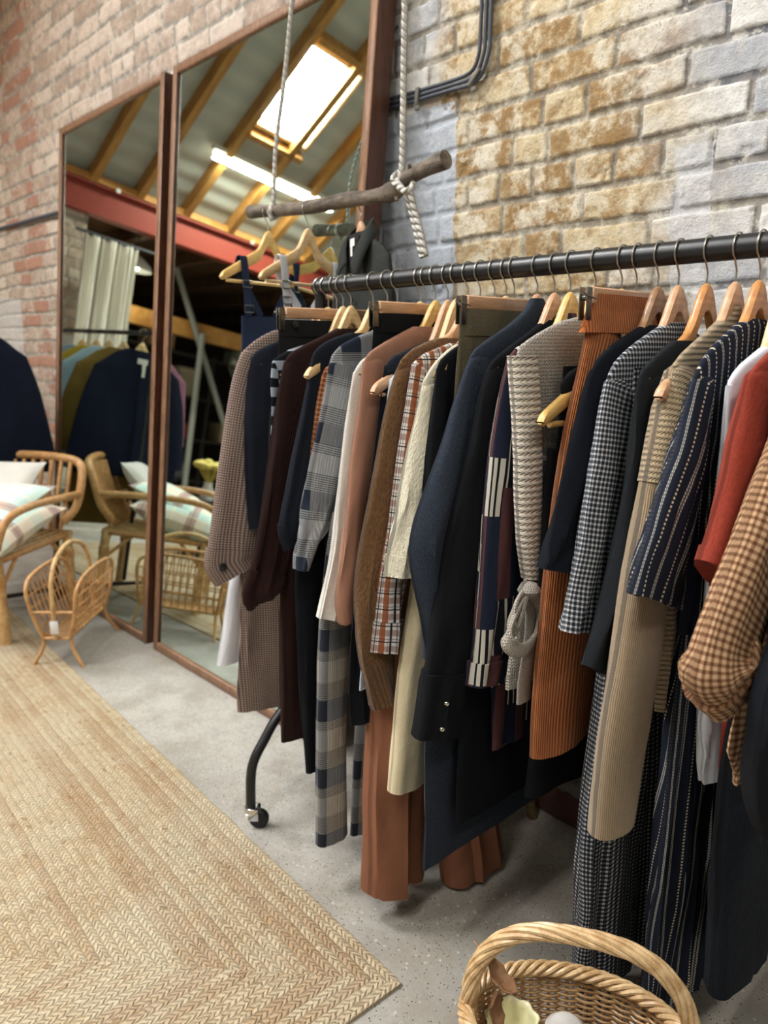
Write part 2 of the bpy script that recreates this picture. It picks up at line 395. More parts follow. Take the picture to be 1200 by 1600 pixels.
# trimmers and skylights
M_sky=emit('bright_overcast_pane',(240,247,255),4.2); M_frm=wood('skylight_pine',(214,196,164),(190,160,112),(1,6,1),6,.5)
for i,s in enumerate(SKY):
    h=hole(s); nrm=Vector((-math.sin(RS),0,math.cos(RS))); ax=Vector((math.cos(RS),0,math.sin(RS)))
    c0=Vector((s[0],s[1],rz(s[0])))
    b=MB(); R4=Matrix.Rotation(-RS,4,'Y')
    for sg in(-1,1):
        b.box(c0+Vector((0,sg*(s[3]/2+.005),0))+nrm*.03,(s[2]+.08,.035,.16),R4,.004); b.box(c0+ax*sg*(s[2]/2+.005)+nrm*.03,(.035,s[3]+.04,.16),R4,.004)
    f=b.build('window_%d'%(i+1),M_frm); struct(f)
    b=MB(); b.box(c0+nrm*.09,(s[2]+.02,s[3]+.02,.01),R4); b.build('pane',M_sky,f,world=True)
    if i==0:
        for xx in(h[0]-.07,h[1]+.07):
            b=MB(); cc=Vector((xx,s[1]-.0,rz(xx)))-nrm*.06; b.box(cc,(.05,.54 ,.12),R4); o=b.build('trim_trimmer',M_raft,smooth=False); struct(o)
# steel beam, wall plate
M_red=flat('red_oxide_paint',(150,66,54),.5,.3,.12); M_tim=wood('yellow_timber',(206,152,78),(172,116,52),(6,1,1),5,.55)
b=MB(); yb=-2.2
for (dx,dz,sx,sz) in((0,0,.014,.24),(0,.118,.13,.016),(0,-.118,.13,.016)): b.box((XB+dx,yb,2.755+dz),(sx,7.6,sz),None)
o=b.build('steel_beam',M_red,smooth=False); struct(o); o.name='trim_steel_beam'
bb=MB()
for y in(.32,-1.05):
    bb.lathe([(0,0),(.022,0),(.022,.016),(0,.016)],(XB+.07,y,2.88),6,Matrix.Rotation(PI/2,4,'Y'))
    bb.build('bolt',metal('zinc_bolt',(210,210,205),.35),o,world=True); bb=MB()
b=MB(); b.box((XB-.0,yb,2.915),(.16,7.6,.055)); o=b.build('trim_wall_plate',M_tim,smooth=False); struct(o)
# brick pier at the end of the mirror wall, seen in the mirror
M_pier=wallmat('pier_brick')
o=brick_sheet('wall_pier',np.arange(.50,1.70,.012),np.arange(0,2.64,.012),lambda u,z,h:np.stack([XB-.02+h,u,z],1),M_pier,seed=11); struct(o)
b=MB(); b.box((XB-.19,1.10,1.32),(.3,1.14,2.64)); o=b.build('wall_pier_core',M_plaster,smooth=False); struct(o)
# ---- low plinth at the foot of the wall behind the rack
m=Mat('plinth_brick',.9,.15,coord='pos'); n=m.noise(30,4,.65); m.col(m.mix((m.W+ (n-.5)*.03).gt(.095),(88,62,54),(110,106,100))); m.bump(n,.008); 
b=MB(); rows=[]
for i in range(90):
    x=-1.65+i*2.1/89; q=mn.noise(Vector((x*7,3,0)))*.012
    rows.append([Vector((x,WY,.12+q)),Vector((x,1.625+q*.5,.118+q)),Vector((x,1.612+q,.10)),Vector((x,1.608+q,.05)),Vector((x,1.612-q,0))])
b.grid(rows); struct(b.build('trim_plinth',m.m))
# ---- lamps
M_tube=emit('lit_tube',(255,246,222),14); M_whitem=flat('white_enamel',(225,225,220),.4)
def batten(label,a,bp,r=.019,lamp=None):
    a=Vector(a);bp=Vector(bp);c=(a+bp)/2; t=empty('fluorescent_lamp',c,label,'lamp'); L=(bp-a).length
    b=MB(); b.box(c+Vector((0,0,.045)),(.06,L+.04,.04),None,.004); b.build('housing',M_whitem,t,world=True)
    b=MB(); b.tube([a,bp],r,12); b.build('tube',M_tube,t,world=True)
    for q in(.12,.88):
        p=a.lerp(bp,q); zt=rz(p.x)-.005 if p.x>XB else 2.9; b=MB(); b.tube([p+Vector((0,0,.06)),(p.x,p.y,zt)],.003,6); b.build('hanging_wire',M_whitem,t,world=True)
    return t
batten('long lit fluorescent tube under the skylight, reflected in the large mirror',(-5.84,-.20,3.30),(-5.84,-1.50,3.30))
batten('thin lit strip lamp beyond the steel beam, above the cream curtain',(-7.5,.22,2.56),(-7.5,-.42,2.56),.016)
def area(name,loc,rot,sx,sy,e,c=(1,1,1)):
    l=bpy.data.lights.new(name,'AREA'); l.shape='RECTANGLE'; l.size=sx; l.size_y=sy; l.energy=e; l.color=c
    o=bpy.data.objects.new(name,l); COL.objects.link(o); o.location=loc; o.rotation_euler=rot; return o
# daylight at the seen skylight, fill at the two added ones (just below each pane)
for s,e in zip(SKY,(75,260,110)):
    nrm=Vector((-math.sin(RS),0,math.cos(RS))); p=Vector((s[0],s[1],rz(s[0])))+nrm*.06
    area('skylight_daylight',p,(0,-RS,0),s[2]-.05,s[3]-.05,e,(.93,.97,1))
area('tube_light',(-5.84,-.85,3.26),(0,0,0),.05,1.3,50,(1,.93,.80))
area('tube_light',(-7.5,-.1,2.53),(0,0,0),.05,.6,22,(1,.93,.80))
# added tube fittings, out of view, put in to light the camera side of the room
for k,(x,y) in enumerate(((-.6,-.7),(.9,-.1),(-2.4,-2.2))):
    batten(('added unseen fluorescent tube lighting the jute rug from behind the viewer','added unseen fluorescent tube lighting the right end of the clothes rack','added unseen fluorescent tube lighting the middle of the shop floor')[k],(x,y-.7,3.25),(x,y+.7,3.25))
    area('tube_light',(x,y,3.2),(0,0,0),.12,1.4,(30,20,22)[k],(1,.96,.9))  # fill light under each added fitting
w=bpy.data.worlds.new('world'); S.world=w; w.use_nodes=True; w.node_tree.nodes['Background'].inputs[0].default_value=(.75,.83,1,1); w.node_tree.nodes['Background'].inputs[1].default_value=.6
# ================================================================ MIRRORS
UPM=Vector((0,math.sin(LEAN),math.cos(LEAN))); NM=Vector((0,-math.cos(LEAN),math.sin(LEAN)))
M_mwood=wood('mirror_frame_oak',(150,112,84),(108,76,54),(8,8,1),9,.45); M_mside=wood('mirror_side_mahogany',(98,60,44),(66,40,30),(8,8,1),9,.4)
m=Mat('mirror_silver',.012,.5,1.); m.col((214,226,220)); M_mir=m.m
def mirror(x0,x1,label,dep=.075):
    L=2.375; t=empty('leaning_mirror',((x0+x1)/2,MB0,0),label,'mirror','large mirrors leaning on the brick wall'); sw=.032
    M4=Matrix((( 1,0,0,0),(0,-NM.y*1,UPM.y,0),(0,-NM.z,UPM.z,0),(0,0,0,1)))   # local x, depth(-N), up
    def P(x,d,u): return Vector((x,MB0,0))+UPM*u-NM*d
    for nm,c,sz in(('side_rail',P(x0+sw/2,dep/2,L/2),(sw,dep,L)),('side_rail',P(x1-sw/2,dep/2,L/2),(sw,dep,L)),('top_rail',P((x0+x1)/2,dep/2,L-sw/2),(x1-x0-2*sw,dep,sw)),('bottom_rail',P((x0+x1)/2,dep/2,sw*.6),(x1-x0-2*sw,dep,sw*1.1))):
        b=MB(); b.box(c,sz,M4,.003); o=b.build(nm,M_mwood,t,world=True)
        if nm=='side_rail':
            o.data.materials.append(M_mside)
            for p in o.data.polygons:
                if abs(p.normal.x)>.9: p.material_index=1
    b=MB(); b.box(P((x0+x1)/2,.014,L/2),(x1-x0-2*sw+.004,.006,L-2*sw+.02),M4); b.build('glass',M_mir,t,world=True,smooth=False)
    b=MB(); b.box(P((x0+x1)/2,.05,L/2),(x1-x0-2*sw+.004,.01,L-2*sw+.02),M4); b.build('backboard',M_mside,t,world=True,smooth=False)
mirror(-4.055,-2.955,'dark-sided wooden mirror leaning on the brick wall beside the rattan chair')
mirror(-2.885,-1.70,'wide wooden-framed mirror leaning behind the branch and clothes rack')
# ================================================================ RUG
A=at(628,1540,z=0); B=at(64,1000,z=0); ex=(B-A).normalized(); ey=Vector((-ex.y,ex.x,0)); 
if ey.y>0: ey=-ey
RL,RW=4.6,2.3
m=Mat('braided_jute',.95,.1); W_=.0215; Pp=.0150
VV=m.V+(m.noise(55,3,.6)-.5)*.010; row=(VV/W_).floor(); cv=(VV/W_).fract()-.5; ca=cv.abs(); d=(m.noise(38,3)-.5)*.022
sg=cv.gt(0)*.5; ph=(m.U+d)/Pp+ca*1.5+sg+m.wn(row)*1.; cell=ph.floor(); fr=ph.fract()-.5
h=(fr*fr*-4+1)*((ca*2).pw(3)*-1+1).pw(.5); fib=m.noise(420,3,.7,stretch=(1,.6,1)); rn=m.wn(cell+sg*7.3,row); rr=m.wn(row,3.7)
big=m.noise(2.2,4,.6); n2=m.noise(26,3,.6)
c=m.mix(rn*.5+fib*.5,(166,144,114),(208,190,160)); c=m.mix((rr.gt(.74))*.40,c,(152,112,78)); c=m.mix((n2*.5+m.noise(11,4,.6)*.5).ss(.5,.6)*.35,c,(176,144,104)); c=m.mix(big.ss(.38,.62)*.4,c,(206,196,172)); c=m.mix((rn*.6+n2*.4).gt(.80)*.5,c,(126,92,62))
m.col(m.val(c,h*.26+.80+(fib-.5)*.75)); m.bump(h+fib*.6,.0045,1.0); M_rug=m.m
b=MB(); T=.011
def rp(s,v,z=T): 
    w=.004*mn.noise(Vector((s*9,v*9,1))) 
    return A+ex*(s)+ey*(v+w)+Vector((0,0,z))
D=RW/2; n=120
def strip(p0,p1,L):   # outer edge p0->p1 ; miter inward at 45deg
    rows=[];uvs=[]; K=12
    for k in range(K+1):
        v=D*k/K; r=[];u=[]
        for i in range(n+1):
            s=v+(L-2*v)*i/n
            q=p0+(p1-p0).normalized()*s
            inn=Vector((-(p1-p0).normalized().y,(p1-p0).normalized().x))
            q2=q+inn*v; r.append(rp(q2.x,q2.y,T+(mn.noise(Vector((q2.x*2.2,q2.y*2.2,0)))*.004 if k else -.004))); u.append((s,v))
        if k==0: rows.append([Vector((p.x,p.y,0)) for p in r]); uvs.append(u); 
        rows.append(r); uvs.append(u)
    b.grid(rows,uvs)
V2=lambda a,b_:Vector((a,b_))
strip(V2(0,0),V2(RL,0),RL); strip(V2(RL,0),V2(RL,RW),RW); strip(V2(RL,RW),V2(0,RW),RL); strip(V2(0,RW),V2(0,0),RW)
o=b.build('jute_rug',M_rug); tag(o,'natural braided jute rug with a mitred corner lying on the concrete floor','rug')
# ================================================================ RACK
RY=1.255; RZ=1.437; RR=.0195; XL=-1.565
M_blk=flat('black_powder_coat',(22,22,24),.38,.5); M_chr=metal('chrome',(210,210,212),.18); M_rub=flat('black_rubber',(16,16,17),.5,.4)
rack=empty('clothes_rack',(XL+.8,RY,0),'black tubular rolling rack crammed with hanging clothes','clothes rack')
b=MB(); b.tube([(XL,RY,RZ),(.12,RY,RZ)],RR,20); b.build('rail',M_blk,rack,world=True)
for x in(XL+.012,.1):
    b=MB(); b.tube([(x,RY,RZ-.01),(x,RY,.33)],.014,12); b.build('upright',M_blk,rack,world=True)
    for sg in(-1,1):
        if x<0: pp=[at(q[0],q[1],x=x) for q in((500,1040),(438,1114),(412,1158),(397,1188),(392,1215),(392,1262))]; pp=[Vector((x,RY+(p.y-RY)*(-sg if sg>0 else 1),p.z)) for p in pp]; last=pp[-1]
        else: pp=[Vector((x,p.y,p.z)) for p in pp] if sg<0 else [Vector((x,2*RY-p.y,p.z)) for p in pp]
        pp=[Vector((x,RY,pp[0].z+.05))]+pp; last=pp[-1]
        lg=MB(); lg.tube(smooth_path(pp,5),.0135,12); l=lg.build('leg',M_blk,rack,world=True)
        b=MB(); zc=last.z; b.lathe([(0,zc+.004),(.018,zc+.004),(.018,zc-.008),(.012,zc-.012),(0,zc-.012)],(x,last.y,0),16); 
        wc=Vector((x+.02,last.y+.012,.0275)); wd=Vector((.75,.66,0)).normalized(); 
        for q in(-1,1):
            off=Vector((wd.y,-wd.x,0))*q*.016; b.box(Vector((x+.008,last.y+.006,.042))+off,(.028,.003,.036),Matrix.Rotation(math.atan2(wd.y,wd.x),4,'Z'),.001)
        b.box(Vector((x+.004,last.y+.003,zc-.012)),(.034,.036,.004),Matrix.Rotation(math.atan2(wd.y,wd.x),4,'Z'),.001)
        cs=b.build('caster',M_chr,rack,world=True)
        Rw=Matrix.Rotation(math.atan2(wd.y,wd.x),4,'Z')@Matrix.Rotation(PI/2,4,'X')
        b=MB(); b.lathe([(.006,-.011),(.022,-.011),(.0265,-.008),(.0275,0),(.0265,.008),(.022,.011),(.006,.011)],wc,24,Rw,cap=True); b.build('wheel',M_rub,cs,world=True)
# ================================================================ HANGERS
WOODS=[wood('beech_pale',(226,196,150),(206,170,120),(2,2,9),8,.35),wood('beech_pink',(206,166,132),(180,138,104),(2,2,9),8,.35),wood('birch_yellow',(226,190,122),(206,164,92),(2,2,9),8,.3),wood('walnut_mid',(164,126,92),(120,86,60),(2,2,9),8,.35),wood('golden_oak',(204,148,92),(176,118,68),(2,2,9),8,.3)]
M_wire=metal('galvanised_wire',(176,172,164),.32); M_clip=metal('steel_clip',(120,116,108),.38)
HTOP=-.052   # wooden top below the rail centre
def prof(u,drop=.088,top=0.):
    a=abs(u)/.212; s=a*a*(3-2*a)
    return top-(drop*(.62*a+.38*s)+.004*(a*6 if a<.16 else .96)*0)
def armz(a_): 
    s=min(1,a_/.056); return HTOP-.060*s*s*(3-2*s)-.50*max(0,a_-.05)
def hanger_mesh(bd,kind,half=.19,ex=0):
    n=30; rows=[]
    for i in range(-n,n+1):
        u=half*i/n; a=abs(u)/half; yt=armz(abs(u))-ex*min(1,(abs(u)/.06)**2); th=.040-.016*a+.006*math.exp(-(u/.04)**2); yb=yt-th
        if a>.93: 
            k=max(.25,(1-((a-.93)/.07)**2)**.5 if a<1 else .25); m_=(yt+yb)/2; yt=m_+(yt-m_)*k; yb=m_+(yb-m_)*k
        d=.0068; bv=.0042
        rows.append([Vector(p) for p in((u,-d+bv,yt),(u,d-bv,yt),(u,d,yt-bv),(u,d,yb+bv),(u,d-bv,yb),(u,-d+bv,yb),(u,-d,yb+bv),(u,-d,yt-bv))])
    o=len(bd.v); bd.grid(rows,closed=True); bd.f+= [tuple(o+i for i in reversed(range(8))),tuple(o+len(rows)*8-8+i for i in range(8))]
def hook_path(rt=None):
    r=RR+.0022; pts=[]
    for i in range(13):
        a=math.radians(205-i*(205+55)/12) if 0 else math.radians(-25+0)
    for i in range(15):
        a=math.radians(200-260*i/14); pts.append(Vector((-math.cos(a)*r*1.02,0,math.sin(a)*r+.0003)))
    pts=[Vector((p.x,0,p.z)) for p in pts]
    # from behind, over the top, to the front, then in to the centre
    pts+= [Vector((-.004*0+ -0.0,0,-.034)),Vector((0,0,-.044)),Vector((0,0,HTOP-.01))]
    return smooth_path(pts,3)
NH=0
HP=hook_path()
def hanger(hx,yaw,label,wd=0,kind='top',half=.19,bar=True,origin=None,ex=0,fw=1):
    """front direction is local +x"""
    global NH; NH+=1
    t=empty('clothes_hanger' if kind=='top' else 'clip_hanger',origin or (hx,RY,RZ),label,'hanger','hangers along the rack' if origin is None else None,rz=-PI/2+yaw)
    b=MB(); b.tube([Vector((-p.x if fw>0 else p.x,p.y,p.z)) for p in HP],.0016,6); b.build('hook',M_wire,t)
    if kind=='top':
        b=MB(); hanger_mesh(b,kind,half,ex); b.build('wooden_arm',WOODS[wd],t)
        if bar:
            b=MB(); z=armz(half*.86)-.034-ex; b.tube([(-half*.88,0,z),(half*.88,0,z)],.005,8); b.build('trouser_bar',WOODS[wd],t)
    else:
        zt=HTOP-.006; b=MB(); b.box((0,0,zt-.014),(.30,.013,.027),None,.0025); b.build('wooden_bar',WOODS[wd],t)
        for sg in(-1,1):
            b=MB(); x=sg*.162
            b.tube(smooth_path([(sg*.14,0,zt-.012),(sg*.178,0,zt-.012),(sg*.178,.012,zt-.016),(sg*.15,.012,zt-.02)],3),.0012,6)
            for q in(-1,1): b.box((x,q*.0065,zt-.028),(.016,.0018,.052),None,.0006)
            for q in(-1,1):
                for k in range(4): b.box((x,q*.0078,zt-.010-k*.0035),(.013,.001,.0012))
            b.tube([(x,-.006,zt-.018),(x,.006,zt-.018)],.005,8)
            b.build('clip',M_clip,t)
    return t
# ================================================================ GARMENTS
class Pl:
    def __init__(s,hx,yaw=0,hy=None,hz=None):
        s.o=Vector((hx,RY if hy is None else hy,RZ if hz is None else hz)); s.yaw=yaw
        s.d=Vector((math.sin(yaw),-math.cos(yaw),0)); s.n=Vector((math.cos(yaw),math.sin(yaw),0))
    def loc(s,px,py,w=0):
        r=ray(px,py); t=((s.o+s.n*w-CAM).dot(s.n))/r.dot(s.n); p=CAM+r*t-s.o; return Vector((p.dot(s.d),p.z))
    def mat(s): return -PI/2+s.yaw
def sp(c,p=.8): return math.copysign(abs(c)**p,c)
def loft(b,rings,n=36,seed=0.,amp=.005,wr=.0012,pw=.85,cap=True,uvo=(0,0),planar=False,foldk=13,capz=0):
    """rings: (centre Vector3, dirA Vector3, a, b, L, foldweight)"""
    rows=[];uvs=[]
    for (c,dA,a,bb,L,fw) in rings:
        r=[];u=[]
        a=max(a,.002); per=PI*(3*(a+bb)-math.sqrt((3*a+bb)*(a+3*bb)))
        for j in range(n):
            an=2*PI*j/n; ca,sa=sp(math.cos(an),pw),sp(math.sin(an),pw)
            x=ca*a; w=sa*bb
            s_=ca*a*foldk
            q_=mn.noise(Vector((s_+seed*3.1,L*1.5,seed))); f=(q_*1.3+(.5-abs(mn.noise(Vector((s_*1.6+seed,L*2.3+s_*.4,seed+9))))*2)*.6)*amp*fw
            f2=mn.noise(Vector((ca*3+seed,sa*1.5,L*3.5+seed*2)))*amp*.9*fw
            g=mn.noise(Vector((x*26+seed+w*40,L*11+x*8,seed+5)))*(wr+.0012)*min(1,.3+fw)+mn.noise(Vector((x*60,L*34,seed)))*.0006
            p=c+dA*(x+f2*(1 if planar else .8))+Vector((0,1,0))*(w+f+g)
            r.append(p); u.append((x+uvo[0]+w*.0,L+uvo[1]) if planar else ((an/(2*PI)*per if an<=PI else (an/(2*PI))*per)+uvo[0],L+uvo[1]))
        rows.append(r);uvs.append(u)
    if cap:
        for k,idx in((0,0),(1,-1)):
            c=sum(rows[idx],Vector((0,0,0)))/n
            q=[c+(p-c)*.55+(rings[idx][1].cross(Vector((0,1,0)))*0) for p in rows[idx]]; qq=[c+(p-c)*.02 for p in rows[idx]]
            if k==0: rows=[qq,q]+rows; uvs=[uvs[0],uvs[0]]+uvs
            else: 
                dz=(rows[-2][0]-rows[-1][0]); dz=dz.normalized()*.006 if dz.length else Vector((0,0,0))
                rows+= [[p+dz for p in q],[p+dz*2 for p in qq]]; uvs+=[uvs[-1],uvs[-1]]
    b.grid(rows,uvs,closed=True)
def resample(pts,n):
    P=[Vector(p) for p in pts]; L=[0]
    for i in range(1,len(P)): L.append(L[-1]+(P[i]-P[i-1]).length)
    out=[]
    for k in range(n):
        t=L[-1]*k/(n-1); i=max(j for j in range(len(P)-1) if L[j]<=t+1e-9); q=(t-L[i])/max(1e-9,L[i+1]-L[i]); out.append(P[i].lerp(P[i+1],q))
    return out,L[-1]
def sleeve_mesh(edge,A,Bt,seed,n=28,rings=30,amp=.004,w0=0.,w1=0.,side=1,cuffflare=0,puff=0,fold=9,dome=True,pw=.85):
    """edge: list of 2D (u,z) outer edge from the shoulder down; A: list of half widths interpolated"""
    pts,L=resample(smooth_path([(e[0],e[1]) for e in edge],4) if len(edge)>2 else edge,rings)
    R=[]
    for i,p in enumerate(pts):
        t=i/(rings-1); q=t*(len(A)-1); k=min(int(q),len(A)-2); a=A[k]+(A[k+1]-A[k])*(q-k)
        i0=max(0,i-2);i1=min(rings-1,i+2); d=(pts[i1]-pts[i0]).normalized(); 
        inn=Vector((d.y,-d.x)) 
        if inn.x>0: inn=-inn
        if i<4: inn=(inn*(i/4)+Vector((-1,-.25))*(1-i/4)).normalized()
        c=p+inn*a
        dA=-inn; w=w0+(w1-w0)*t; bb=(Bt*(.55+.45*min(1,t*3)))*(1+puff*math.exp(-((t-.86)/.08)**2))
        R.append((Vector((c.x,w,c.y)),Vector((dA.x,0,dA.y)),a,bb,L*(1-t)*1.0,min(1,.25+t*1.2)))
    if dome:
        c0,d0,a0,b0,l0,_=R[0]; up=Vector((-.2,0,1)).normalized()
        R=[(c0+up*a0*.42-d0*a0*.25,d0,a0*.35,b0*.5,l0+.03,.1),(c0+up*a0*.26-d0*a0*.12,d0,a0*.75,b0*.8,l0+.015,.2)]+R
    R=[(c*1.0,Vector((dA.x*side,0,dA.z)),a,bb,l,f) if side>0 else (Vector((-c.x,c.y,c.z)),Vector((-dA.x,0,dA.z)),a,bb,l,f) for (c,dA,a,bb,l,f) in R]
    b=MB(); loft(b,R,n,seed,amp,pw=pw,foldk=fold); return b,R
def interp(pts,z):
    for i in range(len(pts)-1):
        (u0,z0),(u1,z1)=pts[i],pts[i+1]
        if (z0>=z>=z1) and z0!=z1: return u0+(u1-u0)*(z0-z)/(z0-z1)
    return pts[-1][0] if z<pts[-1][1] else pts[0][0]
def body_mesh(front,hz,B,seed,n=44,rings=44,amp=.006,back=None,taper=1.,fold=11,hemslope=0,w0=0,w1=0,top=None,neck=.02,pw=.8,Bb=None):
    """front: list (u,z) monotone falling"""
    F=[(p[0],p[1]) for p in front]
    for i in range(1,len(F)):
        if F[i][1]>F[i-1][1]-.0015: F[i]=(F[i][0],F[i-1][1]-.0015)
    if F[-1][1]>hz: F.append((F[-1][0]*taper,hz))
    zt=F[0][1]; zs=[]; tipz=zt-.13
    zs=[zt-.13*((i/12)**1.0) for i in range(12)]+[tipz-(tipz-hz)*i/(rings-13) for i in range(rings-12)]
    R=[]
    for z in zs:
        uf=interp(F,z); ub=-(interp(back,z) if back else uf); a=max(.018,(uf-ub)/2); c=(uf+ub)/2; t=(zt-z)/max(.01,zt-hz)
        bb=max(.0125*min(1,.72+(zt-z)/.03),B*(.30+.35*min(1,(zt-z)/.10)+.35*min(1,max(0,(zt-z-.1)/.35)))); 
        if Bb: bb=bb+(Bb-bb)*max(0,t-.2)
        R.append((Vector((c,w0+(w1-w0)*t,z)),Vector((1,0,0)),a,bb,z,max(0,min(1,(zt-z-.05)*3.2))))
    b=MB(); loft(b,R,n,seed,amp,planar=True,pw=pw,foldk=fold)
    if hemslope:
        for i,p in enumerate(b.v):
            if p[2]<hz+.2: b.v[i]=(p[0],p[1],p[2]+hemslope*p[0]*(1-(p[2]-hz)/.2 if p[2]>hz else 1))
    return b
GARM={}
def garment(name,label,cat,tip=None,hx=None,yaw=0.,line=None,slv=None,A=(.07,.055),Bs=.017,B=.014,hem=None,hemz=.72,mat=None,smat=None,seed=1.,fb=None,cuff=None,collar=0,wd=0,hl='',amp=.012,samp=.011,hang=True,back=True,w1=0,u0=.205,sf=34,bf=24,puff=0,hook=None,half=.19,sw=(0,0),cs=0,hemslope=0,hw=0.,seam=None,Bb=None,hdrop=.098):
    if tip is not None and hx is None: hx=at(tip[0],tip[1],y=RY-u0).x
    elif tip is not None and yaw is None: yaw=-math.asin(max(-.9,min(.9,(hx-at(tip[0],tip[1],y=RY-u0).x)/u0)))
    P=Pl(hx,yaw); t=empty(name,P.o+Vector((0,0,-.06)),label,cat,None,P.mat()); dz=Vector((0,0,.06))
    sh=lambda b:(setattr(b,'v',[(v[0],v[1],v[2]+.06) for v in b.v]),b)[1]
    L=[P.loc(*q) for q in line]
    body_front=list(L)
    if fb: body_front+=[P.loc(*q) for q in fb]
    else:
        e=L[-1]; body_front+=[Vector((e.x-.012,e.y-.05)),Vector((e.x-.035,e.y-.16)),Vector((e.x-.035,e.y-.3))]
    hz=P.loc(*hem).y if hem else hemz-RZ
    sh(body_mesh(body_front,hz,B,seed,amp=amp,fold=bf,w1=w1,hemslope=hemslope,Bb=Bb)).build('body',mat,t)
    if slv:
        E=[L[-1]+Vector((0,-.0))]+[P.loc(*q) for q in slv]
        if cs: E[0]=E[0]+Vector((-.01,.0))
        for side in((1,-1) if back else (1,)):
            b,R=sleeve_mesh(E,list(A),Bs,seed+side,side=side,amp=samp,w0=sw[0],w1=sw[1],fold=sf,puff=puff)
            s=sh(b).build('sleeve',smat or mat,t)
            if cuff:
                cl,cm=cuff[:2]; grow=cuff[2] if len(cuff)>2 else 1.06
                b=MB(); tot=0; RR_=[]
                for r in reversed(R):
                    if RR_: tot+=(r[0]-RR_[-1][0]).length
                    RR_.append(r)
                    if tot>cl: break
                RR_=[(c,d,a*grow+.0012,bb*grow+.0012,l,f) for c,d,a,bb,l,f in reversed(RR_)]
                ext=(RR_[-1][0]-RR_[-2][0]).normalized()*.004; c,d,a,bb,l,f=RR_[-1]; RR_.append((c+ext,d,a,bb,l-.004,f))
                loft(b,RR_,28,seed+side,samp,pw=.85,foldk=sf); sh(b).build('cuff',cm,s)
    nk=L[0]
    if collar:
        b=MB(); h=collar; a=max(.045,nk.x+.004); R=[]
        for k,(dzz,aa,bb) in enumerate(((-.012,a*1.06,.013),(0,a,.014),(h*.6,a*.92,.014),(h,a*.86,.015),(h*.85,a*.90,.020),(h*.25,a*1.12,.021),(0,a*1.22,.022))):
            R.append((Vector((0,0,nk.y+dzz)),Vector((1,0,0)),aa,bb,nk.y+dzz,.1))
        loft(b,R,30,seed,.001,cap=False); sh(b).build('collar',mat,t)
    ex=max([0]+[armz(q.x)-(q.y-.009) for q in L if .045<q.x<.19])
    if hang: hanger(hx,yaw,hl,wd,half=half,ex=ex)
    GARM[name+str(seed)]=(t,P); return t,P
def addpart(t,b,name,mat):
    b.v=[(v[0],v[1],v[2]+.06) for v in b.v]; return b.build(name,mat,t)
def button(t,P,px,py,r,mat,w=.02,name='button'):
    q=P.loc(px,py,w); b=MB(); b.lathe([(0,.0035),(r*.55,.003),(r*.6,.0045),(r,.004),(r,0),(0,0)],(q.x,w,q.y),16,Matrix.Rotation(-PI/2,4,'X')@Matrix.Identity(4)); 
    b2=MB(); return addpart(t,b,name,mat)
def trousers(name,label,cat,hx,yaw=0.,waist=None,legs=(),mat=None,seed=1.,B=.017,clipped=True,wd=1,hl='',wz=None,wh=.165,crotch=.28,wb=.04,bm=None,amp=.005,fold=34,group=None,hw=None,nm=('leg','waistband')):
    """legs: list of (front-edge [(px,py)..], A list, Bs, w0,w1, hem z or None)"""
    folded=wz is None; wz=wz or 1.251; wh=.15 if folded else wh
    P=Pl(hx,yaw); t=empty(name,P.o+Vector((0,0,-.06)),label,cat,group,P.mat()); zt=wz-RZ
    b=MB(); R=[]
    zs=[zt-.0,zt-.02,zt-wb,zt-wb-.002]+[zt-wb-(crotch-wb)*k/8 for k in range(1,9)]
    for z in zs:
        t_=(zt-z)/crotch; a=wh*(1+.18*t_); R.append((Vector((0,0,z)),Vector((1,0,0)),a,B*(.6+.5*t_),z,min(1,t_*1.5)))
    loft(b,R,40,seed,amp,planar=True,pw=.8,foldk=fold); addpart(t,b,'hip',mat)
    if not folded:
     b=MB(); R=[(Vector((0,0,zt-k*wb/3+.002)),Vector((1,0,0)),wh*1.01+.002,B*.6+.0035,zt-k*wb/3,.3) for k in range(4)]
     loft(b,R,40,seed,amp,planar=True,pw=.8,foldk=fold); addpart(t,b,'waistband',bm or mat)
    for i,(ed,A,Bs,w0,w1) in enumerate(legs):
        E=[P.loc(*q) if not isinstance(q,Vector) else q for q in ed]
        b,_=sleeve_mesh(E,list(A),Bs,seed+i*3.3,n=32,rings=34,amp=amp,w0=w0,w1=w1,fold=fold,dome=False); addpart(t,b,'leg',mat)
    if clipped and not folded: hanger(hx,yaw,hl,wd,'clip')
    return t,P
